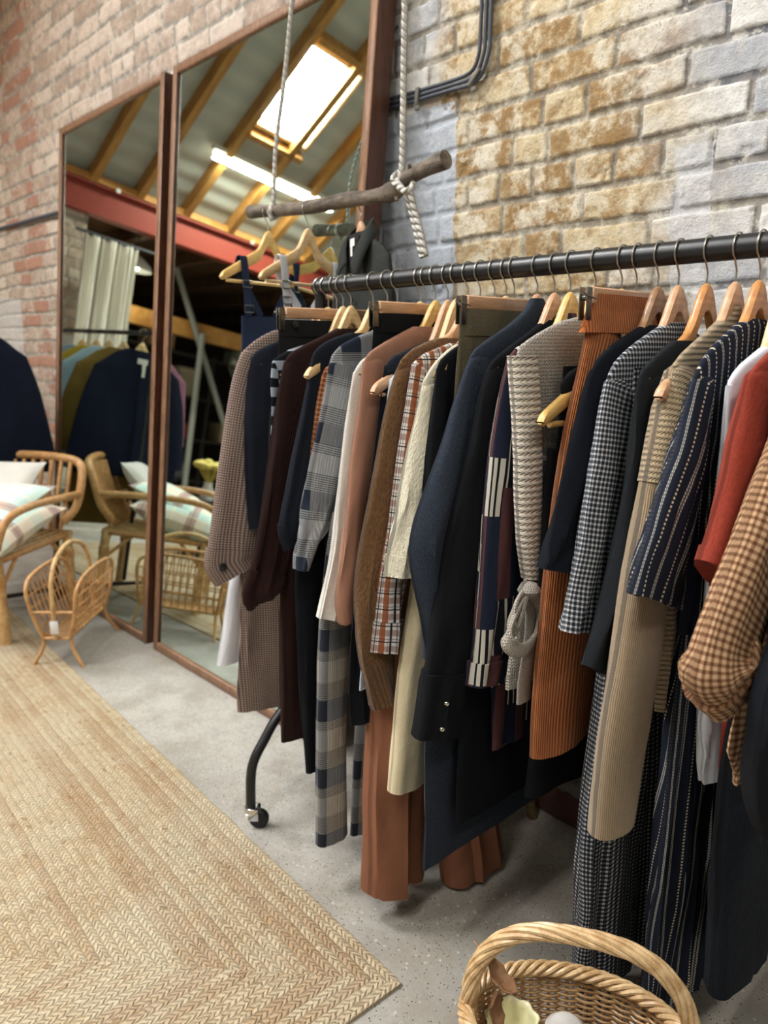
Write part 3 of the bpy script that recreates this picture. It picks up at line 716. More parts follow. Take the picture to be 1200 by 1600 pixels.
# ================================================================ CLOTHES ON THE RACK (far to near)
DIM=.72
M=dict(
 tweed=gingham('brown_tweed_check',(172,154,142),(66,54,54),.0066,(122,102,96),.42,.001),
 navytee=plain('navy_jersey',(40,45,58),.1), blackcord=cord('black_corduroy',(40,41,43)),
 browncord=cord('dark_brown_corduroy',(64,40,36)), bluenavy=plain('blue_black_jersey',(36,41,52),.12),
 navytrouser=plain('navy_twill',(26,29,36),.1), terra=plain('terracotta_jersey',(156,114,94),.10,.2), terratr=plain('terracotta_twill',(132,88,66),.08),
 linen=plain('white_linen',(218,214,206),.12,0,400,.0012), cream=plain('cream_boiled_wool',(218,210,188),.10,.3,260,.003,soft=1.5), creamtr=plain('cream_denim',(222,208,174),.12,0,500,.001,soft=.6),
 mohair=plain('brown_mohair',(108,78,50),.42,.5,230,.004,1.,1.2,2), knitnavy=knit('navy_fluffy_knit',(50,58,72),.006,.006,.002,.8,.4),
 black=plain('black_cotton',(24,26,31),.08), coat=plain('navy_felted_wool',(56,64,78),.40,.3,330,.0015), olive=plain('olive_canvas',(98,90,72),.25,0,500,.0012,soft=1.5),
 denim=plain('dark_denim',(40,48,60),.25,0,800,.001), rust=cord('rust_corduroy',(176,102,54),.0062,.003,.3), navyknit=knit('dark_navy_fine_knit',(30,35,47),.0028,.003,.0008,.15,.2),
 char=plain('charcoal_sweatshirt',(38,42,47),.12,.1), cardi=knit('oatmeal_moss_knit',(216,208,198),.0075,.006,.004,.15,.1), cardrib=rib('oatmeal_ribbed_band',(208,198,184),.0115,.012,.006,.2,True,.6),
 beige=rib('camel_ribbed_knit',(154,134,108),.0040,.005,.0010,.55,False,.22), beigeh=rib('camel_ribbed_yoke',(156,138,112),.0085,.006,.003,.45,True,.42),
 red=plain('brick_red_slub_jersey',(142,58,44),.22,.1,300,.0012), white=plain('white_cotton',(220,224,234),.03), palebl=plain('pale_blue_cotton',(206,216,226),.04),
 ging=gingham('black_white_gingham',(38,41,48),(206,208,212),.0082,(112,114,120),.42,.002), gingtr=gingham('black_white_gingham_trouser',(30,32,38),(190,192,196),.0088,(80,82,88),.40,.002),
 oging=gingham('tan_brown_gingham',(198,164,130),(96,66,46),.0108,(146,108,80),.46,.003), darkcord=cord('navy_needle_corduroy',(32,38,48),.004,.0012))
def pat(name): 
    m=Mat(name,.9,.12); m.n=m.noise(700,2,.7); return m
# orange and brown waffle check
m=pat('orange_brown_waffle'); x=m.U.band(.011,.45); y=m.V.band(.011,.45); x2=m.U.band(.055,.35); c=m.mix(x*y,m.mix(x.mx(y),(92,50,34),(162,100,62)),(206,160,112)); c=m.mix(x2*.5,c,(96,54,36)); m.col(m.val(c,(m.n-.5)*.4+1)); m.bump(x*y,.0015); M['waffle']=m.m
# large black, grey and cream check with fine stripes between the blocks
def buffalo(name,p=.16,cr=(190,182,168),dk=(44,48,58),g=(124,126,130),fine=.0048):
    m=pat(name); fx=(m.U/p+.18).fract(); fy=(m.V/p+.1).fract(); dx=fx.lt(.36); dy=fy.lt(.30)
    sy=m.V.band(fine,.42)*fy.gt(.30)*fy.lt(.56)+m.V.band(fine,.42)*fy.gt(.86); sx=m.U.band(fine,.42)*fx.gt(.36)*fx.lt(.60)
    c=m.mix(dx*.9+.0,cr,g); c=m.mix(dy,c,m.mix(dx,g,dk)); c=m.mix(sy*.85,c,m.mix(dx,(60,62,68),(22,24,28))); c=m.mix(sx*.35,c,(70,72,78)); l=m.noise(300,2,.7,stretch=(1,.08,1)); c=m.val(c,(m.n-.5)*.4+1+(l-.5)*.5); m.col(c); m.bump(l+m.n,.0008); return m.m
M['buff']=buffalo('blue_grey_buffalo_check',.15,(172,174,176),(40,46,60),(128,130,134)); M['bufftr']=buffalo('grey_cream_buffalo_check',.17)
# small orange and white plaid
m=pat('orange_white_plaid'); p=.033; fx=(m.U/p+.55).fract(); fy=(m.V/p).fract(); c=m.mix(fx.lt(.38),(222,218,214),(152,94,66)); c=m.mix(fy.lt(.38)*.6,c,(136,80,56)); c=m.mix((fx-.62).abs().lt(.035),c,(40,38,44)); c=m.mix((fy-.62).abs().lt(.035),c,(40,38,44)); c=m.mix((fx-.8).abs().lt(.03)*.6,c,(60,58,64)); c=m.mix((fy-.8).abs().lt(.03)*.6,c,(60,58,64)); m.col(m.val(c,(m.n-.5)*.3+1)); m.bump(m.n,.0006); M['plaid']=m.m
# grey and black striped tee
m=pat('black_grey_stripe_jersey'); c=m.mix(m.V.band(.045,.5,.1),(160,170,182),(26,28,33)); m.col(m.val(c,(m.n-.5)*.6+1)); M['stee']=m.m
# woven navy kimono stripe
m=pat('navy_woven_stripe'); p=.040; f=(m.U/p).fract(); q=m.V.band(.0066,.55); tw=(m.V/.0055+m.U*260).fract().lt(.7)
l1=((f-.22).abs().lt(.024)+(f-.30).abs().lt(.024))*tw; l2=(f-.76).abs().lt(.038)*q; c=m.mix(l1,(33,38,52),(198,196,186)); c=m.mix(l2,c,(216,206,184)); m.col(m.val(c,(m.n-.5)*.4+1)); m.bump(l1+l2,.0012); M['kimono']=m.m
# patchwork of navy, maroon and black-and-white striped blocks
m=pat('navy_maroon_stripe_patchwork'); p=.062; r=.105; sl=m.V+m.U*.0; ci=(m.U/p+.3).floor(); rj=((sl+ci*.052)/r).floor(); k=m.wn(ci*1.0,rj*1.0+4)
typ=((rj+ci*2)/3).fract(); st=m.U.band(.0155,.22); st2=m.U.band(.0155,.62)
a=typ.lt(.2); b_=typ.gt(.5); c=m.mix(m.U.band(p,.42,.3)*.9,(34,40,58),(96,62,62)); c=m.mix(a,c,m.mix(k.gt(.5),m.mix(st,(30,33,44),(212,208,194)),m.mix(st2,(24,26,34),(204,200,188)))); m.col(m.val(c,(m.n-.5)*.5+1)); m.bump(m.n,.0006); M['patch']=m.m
M_btn=flat('black_button',(22,24,26),.3,.6); M_stud=metal('pearl_stud',(225,222,210),.15)

G=garment
# 1 tweed long jacket
t,P=G('tweed_coat','long brown check tweed coat with black cuff button, at the far end of the rail','coat',(377,546),hx=-1.545,yaw=None,line=[(440,512),(418,520),(398,532),(377,550)],slv=[(363,590),(352,650),(340,730),(331,800),(325,850),(322,885),(336,912)],A=(.062,.075,.07,.072,.06),Bs=.022,hem=(400,1108),fb=[(374,700),(377,900),(376,1000),(373,1105)],mat=M['tweed'],seed=1.1,cuff=(.06,M['tweed']),wd=1,hl='wooden hanger carrying the brown tweed coat at the far end of the rail',samp=.006,hw=1)
button(t,P,348,886,.0105,M_btn,.026)
# 2
G('navy_tee','dark navy short-sleeved tee hanging beside the tweed coat','t-shirt',(392,555),hx=-1.52,yaw=None,line=[(436,532),(415,540),(400,548),(392,558)],slv=[(384,600),(379,680),(384,760),(392,828)],A=(.05,.06,.05),Bs=.012,B=.010,hemz=.72,mat=M['navytee'],seed=2.2,wd=0,hl='pale hanger holding the dark navy tee next to the tweed coat')
# 3 black cord trousers, clip
t,P=trousers('corduroy_jeans','black corduroy jeans clipped by their waistband, near the far end of the rack','trousers',-1.487,-.12,None,[([(436,560),(425,620),(418,720),(425,900)],(.07,.06,.05),.012,0,0)],M['blackcord'],3.3,.011,wz=1.347,wh=.165,hl='pink-toned clip hanger gripping the black corduroy jeans')
button(t,P,461,507,.008,M_btn,.014)
# 4 striped tee
G('striped_tee','black and grey striped tee between black jeans and brown corduroy shirt','t-shirt',(425,563),hx=-1.462,yaw=None,line=[(500,533),(480,537),(450,547),(428,560),(424,568)],slv=[(421,600),(421,640),(419,690)],A=(.04,.04,.035),Bs=.010,B=.008,hemz=.75,mat=M['stee'],seed=4.4,wd=0,hl='pale hanger inside the black and grey striped tee')
# 5 dark brown cord shirt
G('corduroy_shirt','dark brown corduroy shirt with long cuffed sleeves','shirt',(446,555),hx=-1.432,yaw=None,line=[(526,513),(505,525),(475,539),(452,552),(445,565)],slv=[(438,600),(424,690),(408,790),(394,870),(380,928),(388,950)],A=(.055,.062,.06,.058,.052),Bs=.018,hemz=.74,mat=M['browncord'],seed=5.5,cuff=(.055,M['browncord']),wd=0,hl='pale beech hanger carrying the dark brown corduroy shirt')
trousers('brown_corduroy_trousers','dark brown corduroy trousers whose leg hangs below the brown shirt cuff','trousers',-1.41,-.08,None,[([(452,700),(442,850),(437,1000),(440,1160)],(.06,.046,.04),.014,0,0),([(475,700),(468,850),(465,1000),(466,1140)],(.06,.046,.04),.014,0,0)],M['browncord'],5.9,.010,hl='clip hanger of the dark brown corduroy trousers')
# 6
G('blue_black_sweatshirt','blue-black sweatshirt with rolled sleeve beside the brown corduroy shirt','sweatshirt',(490,549),hx=-1.352,yaw=None,line=[(545,520),(525,527),(505,536),(492,548),(487,560)],slv=[(480,600),(465,680),(450,760),(437,826),(446,858)],A=(.05,.056,.056,.052),Bs=.017,hemz=.76,mat=M['bluenavy'],seed=6.6,cuff=(.03,M['bluenavy']),wd=0,half=.235,hl='hanger whose pale rounded tip pokes out before the blue-black sweatshirt')
trousers('navy_trousers','narrow dark navy trouser leg left of the grey checked trousers','trousers',-1.335,-.05,None,[([(474,700),(462,870),(466,1000),(478,1208)],(.055,.046,.034,.024),.013,0,0),([(505,700),(500,870),(498,1000),(500,1150)],(.05,.04,.03,.022),.012,0,0)],M['navytrouser'],6.9,.010,hl='clip hanger of the narrow navy trousers')
# 7 waffle
G('waffle_check_top','orange and brown small check top, only a narrow strip showing','shirt',(503,580),hx=-1.302,line=[(545,552),(522,566),(508,575),(504,585)],slv=[(494,640),(483,720),(472,800),(462,880)],A=(.022,.024,.022,.016),Bs=.012,B=.009,hemz=.78,mat=M['waffle'],seed=7.7,wd=0,hl='hanger with its tip above the orange and brown check top')
# 8 buffalo shirt
G('buffalo_check_shirt','blue-grey buffalo check shirt with fine white stripes','shirt',(514,565),hx=-1.268,line=[(583,516),(560,525),(535,537),(520,552),(514,568)],slv=[(506,620),(492,690),(478,760),(468,820),(461,890)],A=(.06,.068,.062,.05,.012),Bs=.018,hemz=.79,hem=(500,888),mat=M['buff'],seed=8.8,wd=0,hl='pale hanger of the blue-grey buffalo check shirt')
trousers('buffalo_check_trousers','wide grey and cream buffalo check trousers reaching almost to the floor','trousers',-1.232,0,None,[([(520,800),(506,900),(499,1000),(496,1150),(495,1322)],(.07,.045,.042,.046),.022,0,0),([(575,800),(566,1000),(556,1150),(548,1306)],(.06,.06,.06,.06),.018,0,0)],M['bufftr'],8.1,.012,hl='clip hanger of the grey and cream check trousers',amp=.004)
# black jeans on second visible clip
trousers('black_denim_skirt','black denim skirt clipped by its waistband in the middle of the rack','skirt',-1.175,0,None,[([(578,560),(570,700),(565,900),(560,1000)],(.09,.10,.10),.014,0,0)],M['black'],8.4,.012,wz=1.352,wh=.16,hl='clip hanger gripping the black denim skirt')
# 9 linen
G('linen_shirt','off-white linen shirt with a loose open cuff','shirt',(552,580),hx=-1.195,line=[(600,540),(580,552),(562,566),(553,582)],slv=[(545,640),(532,750),(520,860),(497,966)],A=(.03,.036,.036,.034),Bs=.014,B=.010,hemz=.76,mat=M['linen'],seed=9.9,wd=0,hl='hanger of the off-white linen shirt')
# 10 terracotta
G('terracotta_sweatshirt','dusty terracotta sweatshirt with ribbed cuff','sweatshirt',(568,560),hx=-1.148,line=[(646,510),(620,524),(595,538),(575,552),(567,566)],slv=[(562,620),(552,700),(541,790),(532,870),(526,938),(530,974)],A=(.055,.060,.058,.055,.05,.04),Bs=.02,hemz=.74,mat=M['terra'],seed=10.1,cuff=(.05,M['terra'],.92),wd=2,hl='birch hanger carrying the terracotta sweatshirt')
trousers('terracotta_trousers','wide terracotta trousers pooling on the floor in the middle of the rack','trousers',-1.075,0,None,[([(608,800),(588,1050),(578,1200),(570,1398)],(.08,.078,.078,.082),.045,0,.01),([Vector((.12,-.6)),Vector((.10,-.9)),Vector((.075,-1.425))],(.07,.08,.10),.045,0,.06)],M['terratr'],10.6,.012,hl='clip hanger of the terracotta trousers',amp=.022,fold=24)
# 12 navy fluffy knit + pale tee
G('navy_fluffy_jumper','navy fluffy knitted jumper with a bare hanger tip beside the terracotta sweatshirt','jumper',(600,572),hx=-1.112,line=[(668,532),(640,545),(615,556),(601,572)],slv=[(592,640),(575,800),(553,960),(549,1090),(552,1136)],A=(.04,.045,.045,.042),Bs=.012,B=.009,hemz=.66,mat=M['knitnavy'],smat=M['navytrouser'],seed=12.,wd=1,half=.228,hl='pink-toned hanger whose tip sticks out of the navy fluffy jumper')
G('pale_tee','long pale blue-white tee, glimpsed between terracotta and brown mohair sleeves','t-shirt',(609,590),hx=-1.088,line=[(650,560),(625,575),(610,592)],slv=[(606,640),(602,700),(600,760)],A=(.03,.03,.03),Bs=.008,B=.007,hem=(565,1078),fb=[(600,760),(575,950),(560,1076)],mat=M['palebl'],seed=12.6,wd=0,hl='hanger inside the pale blue-white tee')
# 13 mohair
G('mohair_jumper','brown mohair jumper with very long ribbed sleeve','jumper',(620,575),hx=-1.055,line=[(682,528),(665,535),(645,545),(628,560),(619,580)],slv=[(606,630),(592,700),(578,790),(566,880),(559,960),(562,1030),(580,1106)],A=(.05,.062,.066,.064,.058,.046,.032),Bs=.022,hemz=.72,mat=M['mohair'],seed=13.,cuff=(.08,rib('brown_mohair_rib',(104,74,46),.008,.008,.003,.6),.96),wd=1,hl='hanger of the brown mohair jumper')
# 14 plaid
G('plaid_shirt','orange, white and black plaid shirt tucked behind the cream jumper','shirt',(645,562),hx=-1.022,line=[(706,535),(680,545),(658,555),(643,570)],slv=[(636,620),(622,720),(612,800),(598,890),(592,960),(587,1018)],A=(.03,.034,.036,.036,.033),Bs=.014,B=.010,hemz=.72,mat=M['plaid'],seed=14.,cuff=(.05,M['plaid']),wd=0,hl='hanger of the orange and white plaid shirt')
# 15 cream
G('cream_wool_jumper','cream boiled-wool jumper with folded sleeve end','jumper',(660,598),hx=-.985,line=[(712,538),(695,550),(678,568),(664,590),(659,604)],slv=[(651,650),(640,710),(628,780),(617,840),(611,898)],A=(.05,.06,.062,.056,.042),Bs=.022,hemz=.78,mat=M['cream'],seed=15.,cuff=(.03,M['cream']),wd=0,hl='hanger of the cream wool jumper')
trousers('cream_jeans','cream denim trousers with stitched hem below the cream jumper','trousers',-1.0,0,None,[([(670,700),(652,880),(625,1050),(608,1238)],(.05,.05,.052,.05),.026,0,0)],M['creamtr'],15.5,.010,hl='clip hanger of the cream denim trousers',amp=.004)
# 16 navy-black
G('black_navy_shirt','plain black-navy shirt hanging between cream jumper and navy wool coat','shirt',(684,570),hx=-.955,line=[(724,535),(705,547),(690,560),(682,576)],slv=[(676,630),(670,700),(662,780)],A=(.04,.045,.045),Bs=.013,B=.010,hemz=.72,mat=M['black'],seed=16.,wd=0,hl='hanger of the plain black-navy shirt')
# 17 olive trousers
trousers('olive_trousers','olive canvas trousers gathered in a metal clip','trousers',-.935,0,None,[([(716,560),(712,640),(706,740),(705,840)],(.06,.07,.07),.012,0,0)],M['olive'],17.,.013,wz=1.352,wh=.162,hl='clip hanger gripping the olive canvas trousers',wb=.05,amp=.006)
# 18 navy felt coat
G('navy_wool_coat','slate-navy wool coat with stand-up collar point','coat',(735,560),hx=-.880,line=[(832,466),(818,488),(795,508),(765,528),(742,546),(732,562)],slv=[(721,590),(706,640),(692,690),(674,750),(658,800),(647,850),(648,900),(657,955),(668,1032)],A=(.05,.062,.07,.075,.07,.058,.045),Bs=.024,hem=(690,1336),fb=[(728,700),(700,900),(672,1080),(663,1180),(658,1335)],mat=M['coat'],seed=18.,wd=1,hl='hanger of the slate-navy wool coat',B=.015,amp=.008,w1=.0)
# 19 black coat
t,P=G('black_coat','black cotton coat with deep two-button cuff','coat',(762,576),hx=-.84,line=[(850,500),(825,520),(795,542),(772,560),(760,580)],slv=[(752,620),(740,680),(728,740),(708,830),(692,920),(678,1000),(668,1070),(653,1150)],A=(.045,.06,.068,.072,.072,.066,.05,.054),Bs=.024,hem=(780,1245),fb=[(755,700),(735,900),(720,1100),(715,1240)],mat=M['black'],seed=19.,cuff=(.11,M['black'],1.1),wd=1,hl='hanger of the black cotton coat',B=.014,amp=.008)
for q in((697,1099),(690,1139)): button(t,P,q[0],q[1],.0045,M_stud,.034)
# 20 patchwork
G('patchwork_shirt','navy and maroon patchwork shirt with black and white stripes','shirt',(795,550),hx=-.805,line=[(895,490),(875,503),(850,520),(822,534),(803,546),(793,562)],slv=[(783,610),(772,670),(764,730),(757,800),(752,870),(747,940),(742,1010),(735,1068)],A=(.045,.055,.062,.066,.066,.06,.05,.04),Bs=.022,hem=(790,1160),fb=[(790,700),(775,900),(765,1080),(768,1160)],mat=M['patch'],seed=20.,cuff=(.035,M['patch'],1.1),wd=2,hl='yellow birch hanger of the patchwork shirt',B=.011,samp=.006)
# 21 cardigan
t,P=G('oatmeal_cardigan','chunky oatmeal knitted sleeveless cardigan with tied belt','cardigan',(808,548),hx=-.752,line=[(908,494),(880,500),(850,515),(826,530),(812,542),(807,556)],fb=[(812,620),(817,700),(819,800),(824,870),(810,950),(802,1000),(790,1070)],hem=(800,1074),mat=M['cardi'],seed=21.,wd=2,hl='birch hanger inside the oatmeal cardigan',B=.016,Bb=.014,amp=.006)
b=MB(); ed=[P.loc(*q,.012) for q in((809,556),(812,600),(816,660),(818,720),(819,780),(822,850),(830,905))]; 
pts,L_=resample([(e.x-.024,e.y) for e in ed],28); R=[(Vector((p.x,.004,p.y)),Vector((1,0,0)),.030,.019,-i*L_/27,.2) for i,p in enumerate(pts)]; loft(b,R,26,3,.002,pw=.7); addpart(t,b,'ribbed_band',M['cardrib'])
b=MB(); f3=lambda px,py,w: (lambda q:Vector((q.x,w,q.y)))(P.loc(px,py,w))
def ribbon(pts,w,th,up=None,k=6):
    b=MB(); sp_=smooth_path(pts,k); n=len(sp_); rows=[];uvs=[]; Ls=0
    for i,p in enumerate(sp_):
        t_=(sp_[min(i+1,n-1)]-sp_[max(i-1,0)]).normalized(); u_=Vector(up or (1,0,0)); s_=(u_-t_*u_.dot(t_)).normalized(); m_=t_.cross(s_); 
        if i: Ls+=(p-sp_[i-1]).length
        r=[];uu=[]
        for j in range(12):
            a=2*PI*j/12; r.append(p+s_*(sp(math.cos(a),.6)*w/2)+m_*(sp(math.sin(a),.7)*th/2)); uu.append((math.cos(a)*w/2,Ls))
        rows.append(r);uvs.append(uu)
    o=len(b.v); b.grid(rows,uvs,closed=True); b.f+=[tuple(o+i for i in reversed(range(12))),tuple(len(b.v)-12+i for i in range(12))]; return b
cb=knit('oatmeal_belt_knit',(216,206,194),.005,.004,.003,.12,.1)
bl=ribbon([f3(828,922,.03),f3(812,950,.04),f3(795,990,.045),f3(800,1012,.05),f3(820,1014,.055),f3(838,990,.055),f3(845,950,.05),f3(832,922,.035)],.030,.010,(0,.3,1)); o1=addpart(t,bl,'belt',cb)
bl=ribbon([f3(826,925,.03),f3(832,960,.036),f3(828,1010,.036),f3(820,1060,.034),f3(818,1096,.034)],.040,.009); addpart(t,bl,'belt_tail',cb)
b=MB(); q=f3(826,922,.04); b.lathe([(0,-.016),(.014,-.012),(.02,0),(.014,.012),(0,.016)],q,14); addpart(t,b,'belt_knot',cb)
bl=ribbon([f3(822,920,.035),f3(806,945,.04),f3(800,975,.04),f3(806,985,.045),f3(815,960,.045),f3(824,925,.04)],.022,.008,(0,.3,1)); addpart(t,bl,'belt',cb)
# black skirt low between patchwork and rust trousers
trousers('black_skirt','long black skirt whose hem hangs under the rust corduroy trousers','skirt',-.715,0,None,[([(858,700),(845,900),(835,1100),(822,1246)],(.13,.16,.19),.02,0,0)],M['black'],21.7,.010,hl='clip hanger of the long black skirt',amp=.01,fold=14)
# 22 bare tip hanger with black strap top
G('black_strap_top','black strappy top hanging behind the rust corduroy trousers','top',(876,590),hx=-.70,line=[(930,560),(905,572),(884,585),(878,600)],fb=[(878,640),(880,700)],hemz=.85,mat=M['black'],seed=22.,wd=2,half=.235,hl='yellow birch hanger with a bare notched tip left of the rust trousers',B=.008,Bb=.008,hdrop=.12)
# 23 rust cord trousers
t,P=trousers('rust_corduroy_trousers','bright rust wide-wale corduroy trousers hung from a clip','trousers',-.672,0,None,[([(922,500),(912,545),(899,610),(884,680),(872,750),(860,850),(848,980),(838,1090),(832,1186)],(.05,.075,.08,.085,.088,.09,.092,.094),.024,0,0)],M['rust'],23.,.016,wz=1.366,wh=.146,hl='clip hanger gripping the rust corduroy trousers',wd=1,wb=.045,crotch=.06,amp=.006,fold=12)
# 24 navy fine knit
G('navy_knit_jumper','dark navy fine-knit jumper beside the rust corduroy trousers','jumper',(925,575),hx=-.632,line=[(1004,508),(985,520),(960,536),(937,556),(924,578)],slv=[(912,620),(898,680),(884,740),(870,800),(858,850),(851,886)],A=(.06,.068,.068,.066,.062,.046),Bs=.022,hemz=.80,mat=M['navyknit'],seed=24.,cuff=(.05,M['navyknit'],.97),wd=3,hl='dark walnut-toned hanger of the navy fine-knit jumper',B=.016)
# 25 gingham shirt
G('gingham_shirt','black and white gingham shirt with wide sleeve','shirt',(948,592),hx=-.596,line=[(1042,503),(1025,514),(1000,530),(975,550),(956,572),(946,596)],slv=[(938,640),(926,720),(914,790),(900,870),(889,930),(879,986)],A=(.045,.052,.056,.056,.05,.03),Bs=.020,hemz=.84,mat=M['ging'],seed=25.,wd=1,hl='beech hanger of the gingham shirt',B=.016,samp=.006)
trousers('gingham_trousers','long black and white gingham trousers behind the wicker basket','trousers',-.585,0,None,[([(960,800),(945,1000),(928,1150),(912,1330),(896,1600)],(.08,.085,.092,.10),.030,0,0),([Vector((.07,-.7)),Vector((.06,-.9)),Vector((.05,-1.33))],(.08,.085,.09),.026,0,.01)],M['gingtr'],25.5,.011,hl='clip hanger of the gingham trousers',amp=.014,fold=28)
# 26 charcoal sweatshirt
G('charcoal_sweatshirt','plain charcoal sweatshirt between gingham shirt and camel jumper','sweatshirt',(1000,580),hx=-.548,line=[(1052,532),(1038,544),(1020,560),(1005,576),(999,590)],slv=[(990,650),(980,730),(968,810),(952,890),(935,960),(910,1038)],A=(.05,.06,.064,.066,.064,.06),Bs=.018,hemz=.80,mat=M['char'],seed=26.,wd=4,hl='golden hanger of the charcoal sweatshirt',B=.014)
# 27 camel knit
t,P=G('camel_ribbed_jumper','camel ribbed-knit jumper with very long sleeve','jumper',(1048,572),hx=-.502,line=[(1160,478),(1135,492),(1110,512),(1085,535),(1062,556),(1046,578)],slv=[(1036,620),(1022,690),(1010,760),(998,830),(984,900),(968,1000),(952,1100),(938,1200),(930,1310)],A=(.035,.042,.046,.05,.056,.060,.060,.056,.048),Bs=.028,hemz=.70,mat=M['beigeh'],smat=M['beige'],seed=27.,wd=1,half=.235,hl='hanger whose bare tip shows left of the camel jumper',B=.018,samp=.004,sf=8)
b,R=sleeve_mesh([P.loc(*q) for q in((1046,578),(1036,620),(1022,690),(1010,752))],[.038,.045,.049,.051],.030,3,amp=.003)
addpart(t,b,'ribbed_yoke',M['beigeh'])
# 28 kimono
G('striped_kimono_shirt','navy kimono shirt with woven cream stripes and short wide sleeve','shirt',(1088,578),hx=-.466,line=[(1166,498),(1148,510),(1125,530),(1105,552),(1090,574),(1085,592)],slv=[(1072,640),(1055,700),(1035,760),(1015,820),(998,870),(983,926)],A=(.03,.042,.052,.062,.070,.078),Bs=.022,hemz=.84,mat=M['kimono'],seed=28.,wd=4,hl='golden oak hanger of the striped kimono shirt',B=.016,samp=.007)
trousers('striped_trousers','long navy trousers with woven cream stripes, right of the wicker basket','trousers',-.474,0,None,[([(1085,850),(1060,1050),(1040,1250),(1012,1620)],(.08,.09,.10,.115),.024,0,-.01),([Vector((.09,-.6)),Vector((.09,-.9)),Vector((.08,-1.36))],(.08,.095,.11),.024,0,0)],M['kimono'],28.6,.012,hl='clip hanger of the striped trousers',amp=.02,fold=30)
# 29 white shirt
G('white_shirt','crisp white shirt left of the brick red tee','shirt',(1138,594),hx=-.427,line=[(1206,534),(1185,548),(1162,566),(1145,585),(1136,602)],slv=[(1131,680),(1124,780),(1114,880),(1106,980),(1098,1080),(1096,1150),(1100,1225)],A=(.04,.042,.036,.034,.036,.04,.02),Bs=.014,hemz=.78,mat=M['white'],seed=29.,wd=0,half=.16,hl='pale hanger of the white shirt',B=.012,w1=.0)
# 30 red tee
G('brick_red_tee','brick red slub tee with short sleeve','t-shirt',(1167,584),hx=-.388,line=[(1226,530),(1205,548),(1185,566),(1170,586)],slv=[(1158,640),(1145,700),(1130,770),(1114,830),(1100,872)],A=(.045,.052,.058,.062,.066),Bs=.024,hem=(1145,1228),fb=[(1160,800),(1150,950),(1138,1100),(1132,1226)],mat=M['red'],seed=30.,wd=4,hl='hanger of the brick red tee',B=.014,cuff=(.018,M['red'],1.02),samp=.006)
trousers('navy_corduroy_trousers','dark navy needlecord trousers at the right end of the view','trousers',-.375,0,None,[([(1160,1050),(1140,1200),(1125,1400),(1116,1560)],(.08,.09,.095),.034,0,0),([Vector((.08,-.6)),Vector((.07,-.9)),Vector((.06,-1.25))],(.08,.09,.10),.03,0,0)],M['darkcord'],30.6,.011,hl='clip hanger of the navy needlecord trousers')
# 31 tan gingham
G('tan_gingham_shirt','tan and brown gingham shirt with gathered cuffed sleeve','shirt',(1245,560),hx=-.335,line=[(1290,510),(1270,530),(1250,550),(1240,575)],slv=[(1222,660),(1200,725),(1172,800),(1145,870),(1115,950),(1094,1020),(1086,1078),(1110,1112)],A=(.05,.058,.064,.068,.072,.076,.07,.045),Bs=.028,hem=(1160,1215),fb=[(1220,750),(1195,900),(1160,1060),(1140,1180),(1150,1212)],mat=M['oging'],seed=31.,wd=1,hl='hanger of the tan gingham shirt',B=.014,cuff=(.032,M['oging'],1.12),samp=.008,puff=.5)
# 32 dark navy jacket at the edge of the view
G('dark_navy_jacket','dark navy jacket cut by the right edge of the view','jacket',(1330,560),hx=-.27,line=[(1390,500),(1360,525),(1335,550),(1322,580)],slv=[(1290,720),(1255,860),(1220,990),(1190,1090),(1178,1180),(1178,1260),(1196,1312)],A=(.05,.06,.065,.065,.06,.055),Bs=.024,hemz=.7,mat=M['navytrouser'],seed=32.,wd=3,hl='hanger of the dark navy jacket at the right edge',B=.012)

DIM=1.
# ================================================================ BRANCH AND WHAT HANGS ON IT
BY=1.42
m=Mat('weathered_bark',.9,.2,coord='obj'); n=m.noise(30,5,.7,stretch=(.4,1,1)); n2=m.noise(120,3,.7); m.col(m.mix(n.ss(.3,.7),(74,66,60),(134,122,110))); m.bump(n*.7+n2*.4,.006); M_bark=m.m
bp=[at(*p,y=BY) for p in((392,331),(430,329),(470,325),(510,319),(545,312),(580,308),(612,300),(628,286),(643,274),(668,262),(697,249))]
b=MB(); pp=smooth_path(bp,5); rr=[.0200+.004*mn.noise(p*11)+(.004 if 28<i<36 else 0) for i,p in enumerate(pp)]; b.tube(pp,rr,16)
b.tube([pp[31],pp[31]+Vector((.02,-.01,-.028))],[.010,.004],8); b.tube([pp[40],pp[40]+Vector((.01,-.02,.022))],[.009,.004],8)
o=b.build('wooden_branch',M_bark); tag(o,'knobbly grey branch hung level on ropes before the large mirror','branch')
m=Mat('white_twisted_rope',.85,.2); h=((m.U*260+m.V*330).sin()); m.col(m.val((214,210,202),h*.14+.86)); m.bump(h,.003); M_rope=m.m
def rope(name,label,paths,r=.0078):
    b=MB()
    for P in paths: b.tube(smooth_path(P,4),r,10)
    o=b.build(name,M_rope); tag(o,label,'rope')
q=lambda px,py,y=BY:at(px,py,y=y)
top=lambda p,z:Vector((p.x,p.y,z))
rE=q(628,282)
rope('hanging_rope','thick white rope knotted round the right end of the branch',[
 [q(634,-60),q(631,100),q(628,262,BY-.012),rE+Vector((0,-.02,-.005)),rE+Vector((.004,-.004,-.024)),rE+Vector((.0,.018,-.004)),rE+Vector((-.004,0,.02)),rE+Vector((-.012,-.02,0)),q(634,300,BY-.016)],
 [q(622,286,BY-.02),q(632,298,BY-.026),q(642,294,BY-.02),q(646,286,BY)],
 [q(634,296,BY-.018),q(643,330),q(652,368),q(660,402)],[q(640,296,BY-.02),q(650,335,BY-.01),q(658,365,BY-.01),q(665,400,BY-.01)]])
lE=q(428,330)
